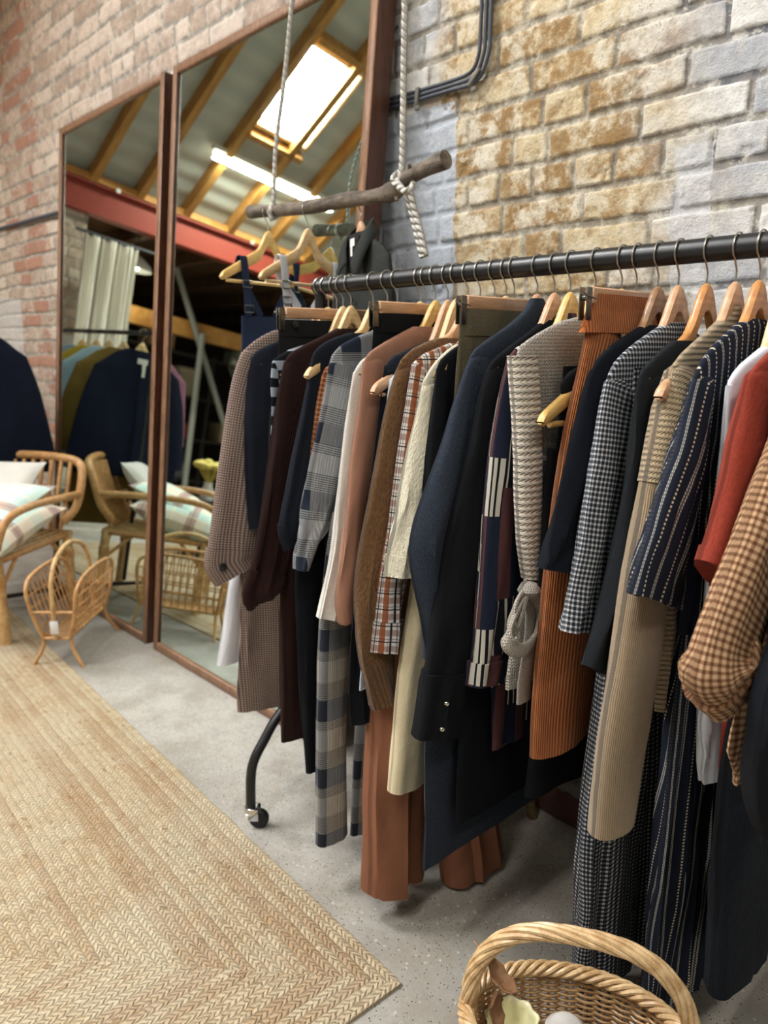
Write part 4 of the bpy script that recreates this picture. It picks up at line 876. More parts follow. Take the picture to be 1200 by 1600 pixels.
rope('hanging_rope','thinner white rope holding the left end of the branch before the mirror',[
 [q(462,-60),q(446,110),q(431,230),q(427,318,BY-.014),lE+Vector((0,-.018,-.004)),lE+Vector((0,0,-.02)),lE+Vector((0,.017,0)),lE+Vector((0,0,.018)),lE+Vector((.008,-.018,.004)),q(424,345,BY-.01)]],.0068)
def bhanger(px,py,yaw,wd,label,half=.21,bar=True):
    p=q(px,py); o=Vector((p.x,BY,p.z))
    t=hanger(p.x,yaw,label,wd,half=half,bar=bar,origin=(p.x,BY,p.z-.004)); return t,p
W1,_=bhanger(480,325,math.radians(12),0,'pale wooden hanger on the branch holding the white dungarees')
W2,_=bhanger(418,331,math.radians(12),2,'yellowish hanger at the left end of the branch holding navy dungarees')
W3,_=bhanger(564,311,math.radians(-112),1,'pink-toned hanger on the branch inside the black shirt',.19)
M_den=plain('indigo_denim',(36,44,66),.25,0,600,.0012); M_wden=plain('white_denim',(216,216,222),.05,0,500,.0012); M_buck=metal('strap_buckle',(150,150,146),.3)
def dungarees(px,py,yaw,mat,name,label,zb,zh,bw=.13,leg=True,lz=-1.45,fl=.10):
    p=q(px,py); P=Pl(p.x,yaw,BY,p.z); t=empty(name,P.o,label,'dungarees',None,P.mat())
    for sg in(-1,1):
        for f,dw in((1,.012),(-1,-.012)):
            u0=sg*.118; top_=armz(.118)+.004; b=ribbon([Vector((u0,0,top_)),Vector((u0+sg*.002,dw*.7,top_-.006)),Vector((u0,dw,top_-.05)),Vector((sg*bw*(.86 if f>0 else .25),dw,zb+.0))],.030,.004,(1,0,0),5); s=b.build('strap',mat,t)
            if f>0:
                for zz in(top_-.08,zb+.02):
                    k=(top_-zz)/(top_-zb); uu=u0+(sg*bw*.86-u0)*k; b=MB(); b.tube([(uu-.018,dw+.004,zz-.010),(uu+.018,dw+.004,zz-.010),(uu+.018,dw+.004,zz+.010),(uu-.018,dw+.004,zz+.010)],.0018,6,closed=True); b.build('buckle',M_buck,s)
    b=MB(); R=[]
    for k in range(12):
        z=zb-(zb-zh)*k/11; R.append((Vector((0,0,z)),Vector((1,0,0)),bw*(1+.35*(k/11)**2),.012+.012*k/11,z,.3+.05*k))
    loft(b,R,36,px*.01,.006,planar=True,foldk=20); b.build('bib',mat,t)
    b=MB(); R=[(Vector((0,.003,zb-.05-k*.10/4)),Vector((1,0,0)),bw*.5,.016,-k*.02,.1) for k in range(5)]; loft(b,R,24,1,.001,planar=True); b.build('pocket',mat,t)
    for sg in(-1,1):
        b=MB(); R=[]
        for k in range(24):
            z=zh+.02-(zh+.02-lz)*k/23; R.append((Vector((sg*(.09+.02*k/23)+fl*(k/23)**.7,0,z)),Vector((1,0,0)),.085-.015*k/23,.030-.006*k/23,z,.6))
        loft(b,R,30,sg*2+px*.1,.010,foldk=30); b.build('leg',mat,t)
    return t
dungarees(480,325,math.radians(12),M_wden,'white_dungarees','white denim dungarees with buckled straps hanging from the branch',-.285,-.60,lz=-1.27,fl=.25)
dungarees(418,331,math.radians(12),M_den,'navy_dungarees','indigo denim dungarees at the far left end of the branch',-.315,-.62,bw=.13,lz=-1.1)
# black shirt on the branch
p=q(564,311); P=Pl(p.x,math.radians(-112),BY,p.z); M_bsh=plain('washed_black_cotton',(46,48,46),.15,0,600,.001,soft=.8)
t=empty('black_shirt',P.o,'washed black collared shirt with a white neck label hanging from the branch','shirt',None,P.mat())
b=body_mesh([(.06,-.085),(.10,-.115),(.155,-.135),(.20,-.165),(.19,-.3),(.19,-.7)],-.72,.022,5.,amp=.010); b.build('body',M_bsh,t)
for sg in(1,-1):
    b,R=sleeve_mesh([Vector(v) for v in((.197,-.160),(.222,-.25),(.238,-.4),(.24,-.6))],[.05,.062,.058,.05],.024,sg*4.,side=sg,amp=.008); b.build('sleeve',M_bsh,t)
for sg in(1,-1):     # two collar leaves open at the neck
    inn=smooth_path([(0,-.026,-.052),(sg*.045,-.020,-.052),(sg*.066,.010,-.082),(sg*.050,.026,-.118),(sg*.020,.036,-.165)],4); out=smooth_path([(0,-.034,-.095),(sg*.065,-.030,-.092),(sg*.104,.010,-.122),(sg*.100,.032,-.165),(sg*.078,.040,-.215)],4)
    b=MB(); b.grid([[a_.lerp(c_,q_)+Vector((0,.008*math.sin(q_*PI),.004*math.sin(q_*PI))) for q_ in(0,.25,.5,.75,1)] for a_,c_ in zip(inn,out)]); b.build('collar',M_bsh,t,solid=.003)
b=MB(); b.grid([[Vector((-.045,.020,-.088)),Vector((.045,.020,-.088))],[Vector((-.02,.027,-.15)),Vector((.02,.027,-.15))],[Vector((-.001,.029,-.22)),Vector((.001,.029,-.22))]]); b.build('neck_shade_patch',flat('neck_shade_black',(20,20,20),.9),t)  # flat dark patch standing in for the shade inside the open neck
b=MB(); b.box((0,.0255,-.112),(.034,.0015,.020)); b.box((.004,.0270,-.134),(.014,.001,.026)); b.build('neck_label',flat('label_white',(222,220,216),.8),t)
for zz in(-.26,-.34,-.42): b=MB(); b.lathe([(0,.004),(.005,.004),(.006,0),(0,0)],(0,.026,zz),12,Matrix.Rotation(-PI/2,4,'X')); b.build('button',M_btn,t)
# ================================================================ CABLES ON THE WALL
M_cab=flat('grey_black_cable',(70,74,84),.5,.4); M_cl=flat('cable_saddle',(120,118,112),.5)
for k,lb in enumerate(('uppermost of the three dark cables bending up the brick wall','middle of the three dark cables bending up the brick wall','lowest of the three dark cables bending up the brick wall')):
    dx,dy=k*7.5,k*7.0
    P_=[at(x+(dx if i>3 else dx*.6 if i==3 else 0),y+(dy if i<4 else 0),y=WY-.014) for i,(x,y) in enumerate(((570,166),(640,146),(700,128),(735,113),(748,85),(751,45),(754,-30)))]
    b=MB(); b.tube(smooth_path(P_,5),.0052,10); o=b.build('wall_cable',M_cab); tag(o,lb,'cable','cables on the brick wall')
for px,py,lb in((652,152,'left of two clips saddling the three wall cables'),(741,121,'clip at the bend of the three wall cables')):
    c=at(px,py,y=WY-.02); b=MB(); b.box(c,(.012,.014,.050),Matrix.Rotation(.15 if px<700 else .8,4,'Y'),.002); b.box(c+Vector((.002,-.002,-.03)),(.016,.010,.012),None,.002); o=b.build('cable_clip',M_cl); tag(o,lb,'clip')
b=MB(); b.tube(smooth_path([at(x,y,y=WY-.008) for x,y in((560,120),(585,96),(604,66),(622,40))],4),.004,8); o=b.build('wall_cable',M_cab); tag(o,'short dark cable curling from behind the top of the large mirror','cable')
b=MB(); b.tube(smooth_path([at(x,y,y=WY-.012) for x,y in((-40,362),(0,357),(40,346),(84,334),(100,330))],4),.011,8); o=b.build('wall_cable',M_cab); tag(o,'dark cable running along the brick wall left of the mirrors','cable')
# ================================================================ RATTAN ARMCHAIR
M_rat=wood('rattan_cane',(202,156,102),(164,118,72),(3,3,3),9,.4); M_rat2=wood('pale_rattan_cane',(216,182,130),(180,138,90),(3,3,3),9,.4)
f_=Vector((.58,-.8146,0)); r_=Vector((.8146,.58,0)); CO=Vector((-3.35,.905,0))   # front-right foot; f_ forward, r_ right
def cp(r,f,z): return CO+r_*r+f_*f+Vector((0,0,z))
ch=empty('rattan_armchair',cp(-.26,-.22,0),'honey-coloured rattan armchair with slatted back, standing before the dark-sided mirror','armchair')
def cb(name,pts,r,mat=M_rat,closed=False,k=5,par=None):
    b=MB(); b.tube(smooth_path(pts,k,closed) if k else pts,r,10,closed); return b.build(name,mat,par or ch,world=True)
WD=.56; DP=.50
for rr,ff in((0,0),(-WD,0),(0,-DP),(-WD,-DP)): 
    l=cb('leg',[cp(rr,ff,0),cp(rr,ff,.2),cp(rr,ff,.40)],.023,M_rat2,k=0)
    b=MB(); b.tube([cp(rr,ff,.27),cp(rr,ff,.31)],.027,10); b.build('cane_wrap',M_rat,l,world=True)
cb('seat_frame',[cp(.01,.01,.39),cp(-WD-.01,.01,.39),cp(-WD-.01,-DP-.01,.39),cp(.01,-DP-.01,.39)],.016,closed=True,k=0)
b=MB(); 
for i in range(12): b.tube([cp(-WD*i/11,0,.398),cp(-WD*i/11,-DP,.398)],.009,8)
b.build('seat_slats',M_rat2,ch,world=True)
for (a0,a1) in(((0,0),(-WD,0)),((0,0),(0,-DP)),((0,-DP),(-WD,-DP)),((-WD,0),(-WD,-DP))):
    for s_,e_ in((a0,a1),(a1,a0)):
        P0=Vector(s_);P1=Vector(e_); d=(P1-P0).normalized(); cb('curved_brace',[cp(P0.x,P0.y,.24),cp(P0.x+d.x*.03,P0.y+d.y*.03,.28),cp(P0.x+d.x*.10,P0.y+d.y*.10,.35),cp(P0.x+d.x*.14,P0.y+d.y*.14,.39)],.009)
bf=-DP-.03
cb('back_frame',[cp(.0,bf+.05,.45),cp(.045,bf,.52),cp(.055,bf-.05,.64),cp(.03,bf-.09,0.715),cp(-.06,bf-.10,0.745),cp(-.28,bf-.11,0.755),cp(-.50,bf-.10,0.745),cp(-.59,bf-.09,0.715),cp(-.615,bf-.05,.64),cp(-.605,bf,.52),cp(-.56,bf+.05,.45)],.021)
b=MB()
for i in range(11):
    u=-.02-.52*i/10; b.tube(smooth_path([cp(u,bf+.05,.41),cp(u,bf-.02,.55),cp(u,bf-.09,.735)],4),.0105,8)
b.build('back_slats',M_rat,ch,world=True)
cb('back_rail',[cp(.02,bf-.0,.56),cp(-.28,bf-.01,.55),cp(-.58,bf-.0,.56)],.012)
for s_ in(0,1):
    x0=.03 if s_==0 else -WD-.03; k_=1 if s_==0 else -1
    cb('arm_hoop',[cp(x0+.02*k_,bf-.02,.58),cp(x0+.06*k_,bf+.16,.60),cp(x0+.07*k_,-.14,.61),cp(x0+.06*k_,.01,.585),cp(x0+.04*k_,.06,.50),cp(x0+.01*k_,.05,.41),cp(x0,.03,.38)],.017)
def pillow(name,label,c,w,h,t,R,mat,seed):
    b=MB(); n=26
    for sd in(1,-1):
        rows=[];uv=[]
        for i in range(n+1):
            r=[];u_=[]
            for j in range(n+1):
                a=-1+2*i/n;bb=-1+2*j/n; pin=1-.10*(1-abs(a)**2)*(abs(bb)**3)*1-.0; pin2=1-.10*(1-abs(bb)**2)*(abs(a)**3)
                th=((1-abs(a)**2.4)*(1-abs(bb)**2.4))**.55; w_=mn.noise(Vector((a*2+seed,bb*2,sd)))*.12+mn.noise(Vector((a*6,bb*6,seed)))*.04
                r.append(Vector(c)+R@Vector((a*w/2*pin2,bb*h/2*pin,sd*t/2*th*(1+w_)+.0005*sd))); u_.append((a*w/2,bb*h/2))
            rows.append(r if sd>0 else r[::-1]);uv.append(u_ if sd>0 else u_[::-1])
        b.grid(rows,uv)
    o=b.build(name,mat); tag(o,label,'cushion'); return o
m=Mat('pastel_plaid_cotton',.9,.15); x=(m.U/.25+.15).fract(); y=(m.V/.25+.3).fract(); c=m.mix(x.lt(.32),(226,214,196),(190,212,204)); c=m.mix(y.lt(.20)*.75,c,(168,134,128)); c=m.mix((y.gt(.5)*y.lt(.8))*.5,c,(196,216,206)); c=m.mix(((x-.32).abs().lt(.015)+(y-.5).abs().lt(.015))*.7,c,(232,226,196)); c=m.mix(((x-.6).abs().lt(.01)+(y-.1).abs().lt(.012))*.5,c,(120,96,92)); m.col(c); M_pl=m.m
def frame3(X_,Y_): Z_=X_.cross(Y_).normalized(); return Matrix((X_,Y_,Z_)).transposed()
up=Vector((0,0,1))
pillow('plaid_cushion','pastel plaid cushion lying flat on the rattan armchair seat',cp(-.24,-.14,.490),.66,.52,.20,frame3(r_,(f_*-1+up*.22).normalized()),M_pl,1)
pillow('plaid_cushion','folded pastel plaid cushion leaning over the other on the rattan armchair',cp(-.26,-.22,.575),.58,.42,.12,frame3(r_,(f_*-1+up*.35).normalized()),M_pl,4)
pillow('plain_cushion','plain pale grey cushion on top of the plaid ones on the armchair',cp(-.29,-.38,.640),.46,.30,.12,frame3(r_,(f_*-.75+up*.75).normalized()),plain('pale_grey_linen',(206,202,196),.06,0,400,.001),7)
# ================================================================ RATTAN MAGAZINE RACK
la=Vector((-.72,.69,0)); sb=Vector((.70,.71,0)).normalized(); MC=Vector((-3.125,1.13,0))
def mp(l,s,z): return MC+la*l+sb*s+Vector((0,0,z))
mr=empty('magazine_rack',MC,'small bent-cane magazine rack with a hoop handle and white tag','magazine rack')
def mb_(name,pts,r,mat=M_rat,k=5,par=None,closed=False): 
    b=MB(); b.tube(smooth_path(pts,k,closed) if k else pts,r,8,closed); return b.build(name,mat,par or mr,world=True)
for s_ in(-1,1):
    fr=mb_('side_frame',[mp(-.19,s_*.055,.12),mp(-.20,s_*.085,.22),mp(-.205,s_*.10,.31),mp(-.17,s_*.108,.355),mp(-.08,s_*.11,.375),mp(.08,s_*.11,.375),mp(.17,s_*.108,.355),mp(.205,s_*.10,.31),mp(.20,s_*.085,.22),mp(.19,s_*.055,.12)],.0085)
    b=MB()
    for i in range(11):
        l=-.17+.34*i/10; b.tube([mp(l,s_*.05,.12),mp(l,s_*.108,.355 if abs(l)>.12 else .37)],.0035,6)
    for z,ss in((.16,.068),(.20,.08),(.25,.09),(.30,.10)): b.tube([mp(-.2,s_*ss,z),mp(.2,s_*ss,z)],.0035,6)
    b.build('cane_grid',M_rat,fr,world=True)
    for e_ in(-1,1): mb_('leg',[mp(e_*.18,s_*.052,.14),mp(e_*.19,s_*.065,.07),mp(e_*.205,s_*.105,0)],.0075)
    mb_('bottom_rail',[mp(-.19,s_*.052,.12),mp(.19,s_*.052,.12)],.0065,k=0)
for e_ in(-1,1):
    mb_('end_bar',[mp(e_*.20,-.09,.235),mp(e_*.20,.09,.235)],.0065,k=0); mb_('end_bar',[mp(e_*.19,-.052,.12),mp(e_*.19,.052,.12)],.0065,k=0)
b=MB(); 
for i in range(9): b.tube([mp(-.19,-.05+.1*i/8,.121),mp(.19,-.05+.1*i/8,.121)],.0035,6)
b.build('base_canes',M_rat,mr,world=True)
mb_('handle',[mp(-.20,0,.12),mp(-.20,0,.30),mp(-.185,0,.38),mp(-.12,0,.445),mp(0,0,.475),mp(.12,0,.445),mp(.185,0,.38),mp(.20,0,.30),mp(.20,0,.12)],.0095,M_rat2)
tp=mp(-.215,.005,.175); b=MB(); b.box(tp,(.034,.002,.055),Matrix.Rotation(.75,4,'Z'),.0005); tgo=b.build('price_tag',flat('white_card',(226,226,228),.7),mr,world=True)
b=MB(); b.tube([tp+Vector((0,0,.024)),mp(-.205,.0,.235)],.0012,5); b.build('string',M_wire,tgo,world=True)
# ================================================================ SECOND RACK WITH JACKETS
def coat2(name,label,cat,X_,Y_,Z_,mat,tipu=.25,tipz=-.22,hem=-.81,hu=.31,sl=((.30,-.4),(.345,-.74)),A=(.06,.075,.06),B=.03,seed=1,yaw=0,lb=False):
    P=Pl(X_,yaw,Y_,Z_); t=empty(name,P.o,label,cat,None,P.mat())
    body_mesh([(.085,-.10),(.15,-.135),(tipu-.04,tipz+.03),(tipu,tipz),(tipu+.01,tipz-.15),(hu,hem)],hem,B,seed,amp=.012).build('body',mat,t)
    for sg in(1,-1):
        b,_=sleeve_mesh([Vector(v) for v in ((tipu,tipz),)+tuple(sl)],list(A),B*.9,seed+sg,side=sg,amp=.008); b.build('sleeve',mat,t)
    if lb:
        b=MB(); b.box((-.0,B+.002,-.16),(.06,.002,.03)); b.box((.01,B+.003,-.21),(.02,.002,.07)); b.build('neck_label',flat('cream_label',(206,206,196),.8),t)
        b=MB(); b.tube([(0,B+.003,-.2),(0,B+.006,hem+.01)],.003,6); b.build('front_opening',mat,t)
    return t
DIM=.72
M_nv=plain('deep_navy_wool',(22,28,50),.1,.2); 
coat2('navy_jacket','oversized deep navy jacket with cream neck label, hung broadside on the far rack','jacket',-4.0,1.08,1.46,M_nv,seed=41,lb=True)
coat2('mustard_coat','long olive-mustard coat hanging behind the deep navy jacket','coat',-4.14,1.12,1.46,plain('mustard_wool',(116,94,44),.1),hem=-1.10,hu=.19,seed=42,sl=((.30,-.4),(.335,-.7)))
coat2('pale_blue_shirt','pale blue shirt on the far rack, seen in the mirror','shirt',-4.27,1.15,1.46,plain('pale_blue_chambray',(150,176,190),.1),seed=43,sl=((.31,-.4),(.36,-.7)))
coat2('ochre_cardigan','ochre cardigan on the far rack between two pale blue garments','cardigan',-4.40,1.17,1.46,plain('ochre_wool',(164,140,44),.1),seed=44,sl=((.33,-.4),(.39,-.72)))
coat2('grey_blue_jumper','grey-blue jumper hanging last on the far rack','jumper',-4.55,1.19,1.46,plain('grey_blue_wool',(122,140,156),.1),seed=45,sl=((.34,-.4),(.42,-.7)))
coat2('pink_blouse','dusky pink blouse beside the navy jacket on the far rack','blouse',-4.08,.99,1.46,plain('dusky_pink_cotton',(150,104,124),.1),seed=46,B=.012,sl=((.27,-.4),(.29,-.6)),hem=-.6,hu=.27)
DIM=1.
for X_,Y_,lb in((-4.0,1.08,'cream-toned hanger inside the deep navy jacket'),(-4.14,1.12,'hanger of the olive-mustard coat'),(-4.27,1.15,'hanger of the pale blue shirt on the far rack'),(-4.40,1.17,'hanger of the ochre cardigan'),(-4.55,1.19,'hanger of the grey-blue jumper')):
    hanger(X_,0,lb,0,origin=(X_,Y_,1.46))
r2=empty('clothes_rack',(-4.6,1.17,0),'slim black clothes rack beyond the armchair carrying navy jackets','clothes rack')
def rb_(name,pts,r): b=MB(); b.tube(pts,r,10); b.build(name,M_blk,r2,world=True)
rb_('rail',[(-3.86,1.06,1.46),(-5.4,1.31,1.46)],.0125); 
for x,y in((-3.88,1.065),(-5.38,1.305)):
    rb_('upright',[(x,y,1.46),(x,y,.08)],.011); rb_('foot_bar',[(x-.04,y-.24,.06),(x+.04,y+.24,.06)],.012)
    for s_ in(-1,1):
        b=MB(); b.lathe([(.006,-.01),(.025,-.01),(.028,0),(.025,.01),(.006,.01)],(x+.04*s_,y+.24*s_,.028),16,Matrix.Rotation(PI/2,4,'Y'),cap=True); b.build('wheel',M_rub,r2,world=True)
# ================================================================ BEYOND THE STEEL BEAM (seen in the mirrors)
m=Mat('cream_curtain_cloth',.9,.1,coord='obj'); m.col((240,238,228)); 
b=MB(); rows=[]
for k in range(20):
    z=2.42-2.1*k/19; r=[]
    for i in range(120):
        u=i/119; y=.60-.47*u; r.append(Vector((-6.28+.035*math.sin(u*62+.6*math.sin(k*.15))+.01*math.sin(u*17+k*.2),y+.01*math.sin(u*40),z)))
    rows.append(r)
b.grid(rows); o=b.build('curtain',m.m,solid=.004); tag(o,'pleated cream curtain hanging beyond the far rack, seen in the left mirror','curtain')
b=MB(); b.tube([(-6.28,.68,2.435),(-6.28,-.1,2.435)],.012,10); o=b.build('curtain_pole',M_cab); tag(o,'thin grey pole carrying the cream curtain','curtain pole')
M_brd=wood('brown_floorboards',(104,76,50),(66,46,32),(6,1,1),4,.7)
b=MB(); b.box((-9.75,-2.2,2.93),(6.4,7.8,.05)); o=b.build('mezzanine_deck',M_brd,smooth=False); o.name='ceiling_mezzanine'; struct(o)
for i in range(9):
    y=1.2-i*.75; b=MB(); b.box((-9.75,y,2.83),(6.3,.07,.15)); o=b.build('trim_joist',M_brd,smooth=False); struct(o)
b=MB(); b.box((-8,-1.4,2.13),(.12,5.2,.19),None,.004); o=b.build('timber_beam',M_tim); struct(o); o.name='trim_timber_beam'
for x,y,z in((-8,1.12,0),(-8,-3.94,0)):
    b=MB(); b.box((x,y,1.02),(.11,.11,2.04)); o=b.build('trim_post',M_tim,smooth=False); struct(o)
M_st=flat('pale_grey_steel',(150,150,144),.5,.4)
V=Vector
for lb,a_,c_ in (('pale steel strut leaning across the timber beam',(-7.9,-1.05,2.75),(-7.9,-2.1,1.10)),('upright pale steel strut below the timber beam',(-7.85,-1.46,2.10),(-7.85,-1.50,0)) ):
    b=MB(); 
    if a_[2]>2.5: c_=(-7.9,-2.55,.0)
    b.tube([a_,c_],.035,8); o=b.build('steel_strut',M_st); struct(o); o.name='trim_steel_strut'
# storage shelving with its clutter
sh=empty('storage_shelving',(-9.2,-2.3,0),'dark metal storage shelving in the dim bay beyond the beam','shelving')
for y in(-3.6,-2.3,-1.0):
    for x in(-9.4,-8.95): b=MB(); b.box((x,y,1.0),(.04,.04,2.0)); b.build('post',M_dark,sh,world=True,smooth=False)
for z in(.3,.85,1.4,1.95): b=MB(); b.box((-9.175,-2.3,z),(.5,2.66,.03)); b.build('shelf',M_dark,sh,world=True,smooth=False)
cols=[('white',(196,196,188)),('grey',(120,122,124)),('brown',(112,84,60)),('dark blue',(44,54,74)),('cream',(190,176,146)),('rust-red',(140,70,50)),('charcoal',(56,56,58)),('slate',(86,96,108)),('beige',(160,146,122)),('black',(30,30,32)),('pale green',(140,150,130)),('tan',(150,118,84))]
k=0; tiers=('lowest','second','third','top')
for ti,z in enumerate((.316,.866,1.416,1.966)):
    for j,y in enumerate((-3.35,-2.85,-2.0,-1.55,-1.2)[ti%2::2] if ti!=1 else (-3.3,-2.7,-2.02,-1.5)):
        nm,c=cols[k%12]; k+=1; w=.24+.12*random.random(); h=.16+.2*random.random(); 
        t=empty('storage_box',(-9.15,y,z),'%s storage box on the %s shelf of the dim bay, position %s'%(nm,tiers[ti],('far left','left','right','far right')[min(j,3)]),'box','boxes on the dim shelving')
        b=MB(); b.box((-9.15,y,z+h/2),(.36,w,h),None,.012); b.build('carton',flat('box_%s'%nm.replace(' ','_').replace('-','_'),c,.8),t,world=True)
        b=MB(); b.box((-9.15,y,z+h+.012),(.37,w+.012,.025),None,.008); b.build('lid',flat('lid_%s'%nm.replace(' ','_').replace('-','_'),tuple(int(v*.85) for v in c),.8),t,world=True)
# pedestal fan in the bay
fn=empty('pedestal_fan',(-8.5,-2.42,0),'round-headed pedestal fan standing before the dim shelving','fan')
b=MB(); b.lathe([(0,0),(.2,0),(.2,.02),(.02,.05),(.02,1.75),(0,1.75)],(-8.5,-2.42,0),20); b.build('stand',M_st,fn,world=True)
b=MB()
for r in(.06,.11,.16,.20): b.tube([V((-8.42,-2.42+r*math.cos(a*PI/12),1.9+r*math.sin(a*PI/12))) for a in range(24)],.005,5,closed=True)
for a in range(12): b.tube([(-8.42,-2.42,1.9),(-8.42,-2.42+.2*math.cos(a*PI/6),1.9+.2*math.sin(a*PI/6))],.004,5)
b.build('cage',M_st,fn,world=True)
b=MB()
for a in range(4): 
    an=a*PI/2+.3; b.box((-8.44,-2.42+.09*math.cos(an),1.9+.09*math.sin(an)),(.008,.15,.08),Matrix.Rotation(an,4,'X'))
b.build('blades',M_whitem,fn,world=True)
# pendant lamp beside the strip
pl_=empty('pendant_lamp',(-7,-.18,2.42),'white domed pendant lamp beside the cream curtain, reflected','lamp')
b=MB(); b.lathe([(.03,.14),(.06,.12),(.14,.05),(.155,0),(.15,0),(.13,.045),(.05,.11)],(-7,-.18,2.40),24); b.build('lamp_shade',M_whitem,pl_,world=True)
b=MB(); b.lathe([(0,-.03),(.03,-.02),(.04,.01),(.03,.04),(0,.05)],(-7,-.18,2.43),16); b.build('bulb',emit('bulb_glow',(255,244,224),10),pl_,world=True)
b=MB(); b.tube([(-7,-.18,2.53),(-7,-.18,2.90)],.004,6); b.build('cord',M_rub,pl_,world=True)
# vase of yellow dried flowers on a small table reflected past the chair
tb=empty('side_table',(-5.05,-.10,0),'small dark round table reflected beyond the armchair','table')
b=MB(); b.lathe([(0,.0),(.16,.0),(.16,.015),(.02,.03),(.018,.42),(.2,.43),(.2,.45),(0,.45)],(-5.05,-.10,0),28); b.build('pedestal_top',M_dark,tb,world=True)
vs=empty('flower_vase',(-5.05,-.10,.45),'vase of pale yellow dried flowers on the small dark table','vase')
b=MB(); b.lathe([(0,0),(.05,0),(.06,.05),(.03,.12),(.035,.14)],(-5.05,-.10,.45),20); b.build('vase',M_whitem,vs,world=True)
b=MB()
for i in range(26):
    a=i*2.4; r=.02+.10*math.sqrt(i/26); c=V((-5.05+r*math.cos(a),-.10+r*math.sin(a),.72+.05*random.random()-.3*r)); b.lathe([(0,-.02),(.028,-.01),(.034,.01),(.02,.025),(0,.03)],c,8); b.tube([(-5.05,-.1,.56),c],.002,4)
b.build('flower_heads',flat('dried_yellow',(214,196,112),.9),vs,world=True)
# ================================================================ STOOL UNDER THE RACK
M_stw=wood('old_stool_wood',(120,98,68),(82,64,44),(2,2,9),8,.6)
so=V((-1.17,1.44,0)); sl=empty('low_stool',so,'low wooden stool mostly hidden behind the hanging skirts','stool')
b=MB(); b.lathe([(0,.30),(.15,.30),(.155,.31),(.155,.325),(.15,.335),(0,.335)],so,28); b.build('seat',M_stw,sl,world=True)
for dx,dy in((.13,.13),(.13,-.13),(-.13,.13),(-.13,-.13)):
    b=MB(); b.tube([so+V((dx*.6,dy*.6,.30)),so+V((dx,dy,0))],[.022,.014],8); b.build('leg',M_stw,sl,world=True)
# ================================================================ WICKER BASKET
M_wk=wood('peeled_willow',(200,164,116),(152,114,74),(3,3,3),12,.38,.5); M_wk2=wood('pale_willow',(214,184,140),(172,136,92),(3,3,3),12,.38,.5)
bc=V((-.492,.893,0)); ba=V((.86,.51,0)).normalized(); bb_=V((-.51,.86,0)).normalized()
def bk(th,s,z,dr=0): return bc+ba*((.176*s+dr)*math.cos(th))+bb_*((.114*s+dr)*math.sin(th))+V((0,0,z))
bs=empty('wicker_basket',bc,'oval willow shopping basket with a twisted handle on the floor','basket')
H0=.215; sc=lambda z:.80+.20*(z/H0)**.8
b=MB(); NS=34
for i in range(NS):
    t_=2*PI*i/NS; b.tube([bk(t_,sc(z),z) for z in(.004,.06,.12,.18,H0)],.0032,6)
b.build('stakes',M_wk,bs,world=True)
b=MB(); z=.010; row=0
while z<H0-.012:
    s=sc(z); P_=[]
    n=NS*4
    for i in range(n):
        t_=2*PI*i/n; P_.append(bk(t_,s,z+.0004*math.sin(i*1.7+row),.0042*math.cos(NS*t_/2*1.0+(row%2)*PI)*1.0))
    b.tube(P_,.0026+.0003*math.sin(row*2.1),6,closed=True); z+=.0052; row+=1
b.build('woven_wall',M_wk,bs,world=True)
b=MB(); rows=[[bc+V((0,0,.008))]*40,[bk(2*PI*i/40,.8,.008) for i in range(40)]]; b.grid(rows,closed=True); 
for k in range(9): b.tube([bk(PI/2+ (k-4)*.3,.8,.012),bk(-PI/2-(k-4)*.3,.8,.012)],.004,6)
b.build('base',M_wk,bs,world=True)
b=MB()
for k in range(5):
    n=150; P_=[]
    for i in range(n):
        t_=2*PI*i/n; ph=t_*11+k*2*PI/5; P_.append(bk(t_,1.0,H0+.006+.009*math.sin(ph),.010*math.cos(ph)))
    b.tube(P_,.0045,7,closed=True)
b.build('braided_rim',M_wk2,bs,world=True)
b=MB(); hc=[]; 
A0=bk(PI*1.03,1.0,.10); A1=bk(-.03,1.0,.10)
for i in range(61):
    u=i/60; a=PI*u; hc.append(bc+ba*(-.172*math.copysign(abs(math.cos(a))**.75,math.cos(a)))+V((0,0,.215+.178*math.sin(a)**.85 if 0<u<1 else .215)))
hc=[bc+ba*-.168+V((0,0,.06)),bc+ba*-.170+V((0,0,.15))]+hc+[bc+ba*.170+V((0,0,.15)),bc+ba*.168+V((0,0,.06))]
hc,_L=resample(hc,110)
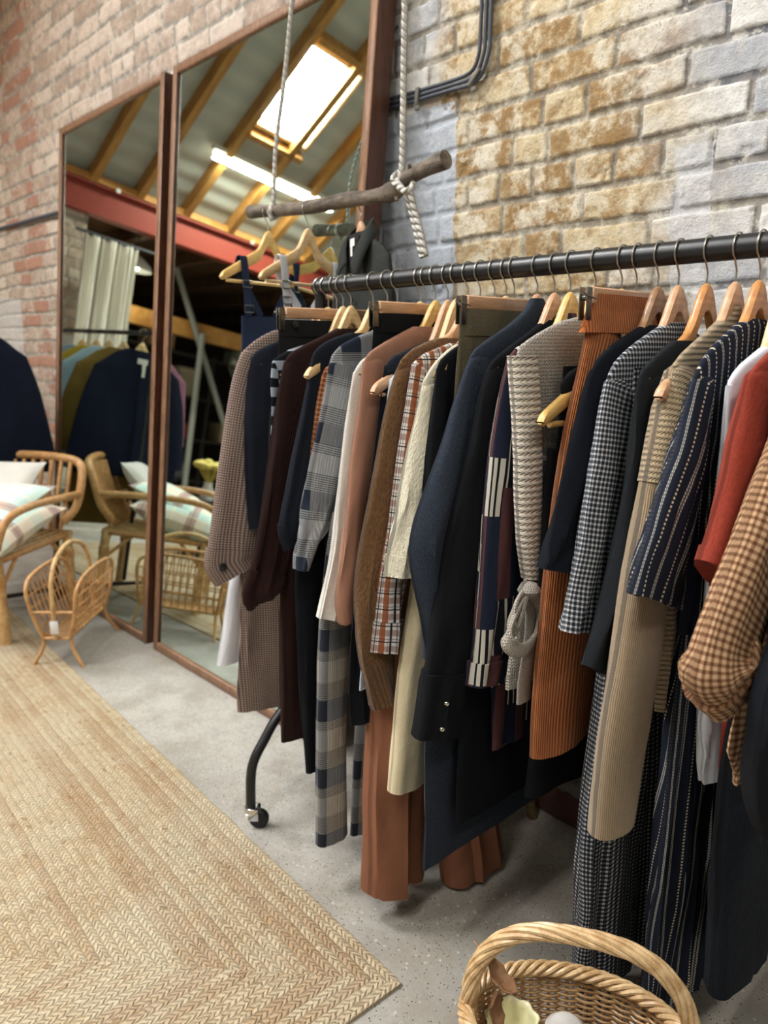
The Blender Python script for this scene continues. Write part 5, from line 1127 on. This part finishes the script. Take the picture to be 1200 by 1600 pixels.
for k in range(7):
    P_=[]
    for i,p in enumerate(hc):
        t_=(hc[min(i+1,109)]-hc[max(i-1,0)]).normalized(); N_=bb_; B_=t_.cross(N_); ph=i*.17+k*2*PI/7; P_.append(p+N_*(.0095*math.cos(ph))+B_*(.0095*math.sin(ph)))
    b.tube(P_,.0050,7)
b.build('twisted_handle',M_wk2,bs,world=True)
# contents
cpx=at(800,1600,z=.17); b=MB(); n=40; rows=[]
for (r,z) in((.002,-.035),(.020,-.034),(.032,-.02),(.040,.0),(.043,.012)):
    rows.append([cpx+V(((r+.003*math.sin(9*a*2*PI/n)*(z>-.01))*math.cos(a*2*PI/n),(r+.003*math.sin(9*a*2*PI/n)*(z>-.01))*math.sin(a*2*PI/n),z)) for a in range(n)])
b.grid(rows,closed=True); o=b.build('scalloped_dish',flat('cream_glaze',(226,220,176),.25,.5),solid=.004); tag(o,'small cream dish with scalloped rim lying in the wicker basket','dish')
c2=at(884,1618,z=.19); b=MB(); b.lathe([(0,.028),(.02,.026),(.034,.012),(.036,-.01),(.030,-.10),(0,-.10)],c2,28); o=b.build('white_jar',flat('white_ceramic',(190,186,182),.3,.5)); tag(o,'rounded whitish jar at the bottom edge inside the wicker basket','jar')
M_leaf=flat('dry_brown_leaf',(150,112,82),.7,.2,.2)
for k,(px,py,zz,rt,lb) in enumerate(((778,1530,.272,.5,'dry brown leaf caught on the left of the basket rim'),(768,1572,.215,1.4,'second dry brown leaf hanging below the basket handle'))):
    c=at(px,py,z=zz); b=MB(); rows=[]
    for i in range(9):
        u=-1+i/4; w=.016*(1-u*u)**.7+.0006; rows.append([c+Matrix.Rotation(rt,3,'Y')@(V((u*.034,w*j/2,.010*abs(j/2)**1.5+.012*u*u+.003*math.sin(i*2+j)))) for j in range(-2,3)])
    b.grid(rows); b.tube([c+Matrix.Rotation(rt,3,'Y')@V((-.034,0,.012)),c+Matrix.Rotation(rt,3,'Y')@V((-.065,.004,.004))],.0012,5); o=b.build('dry_leaf',M_leaf,solid=.0012); tag(o,lb,'leaf')
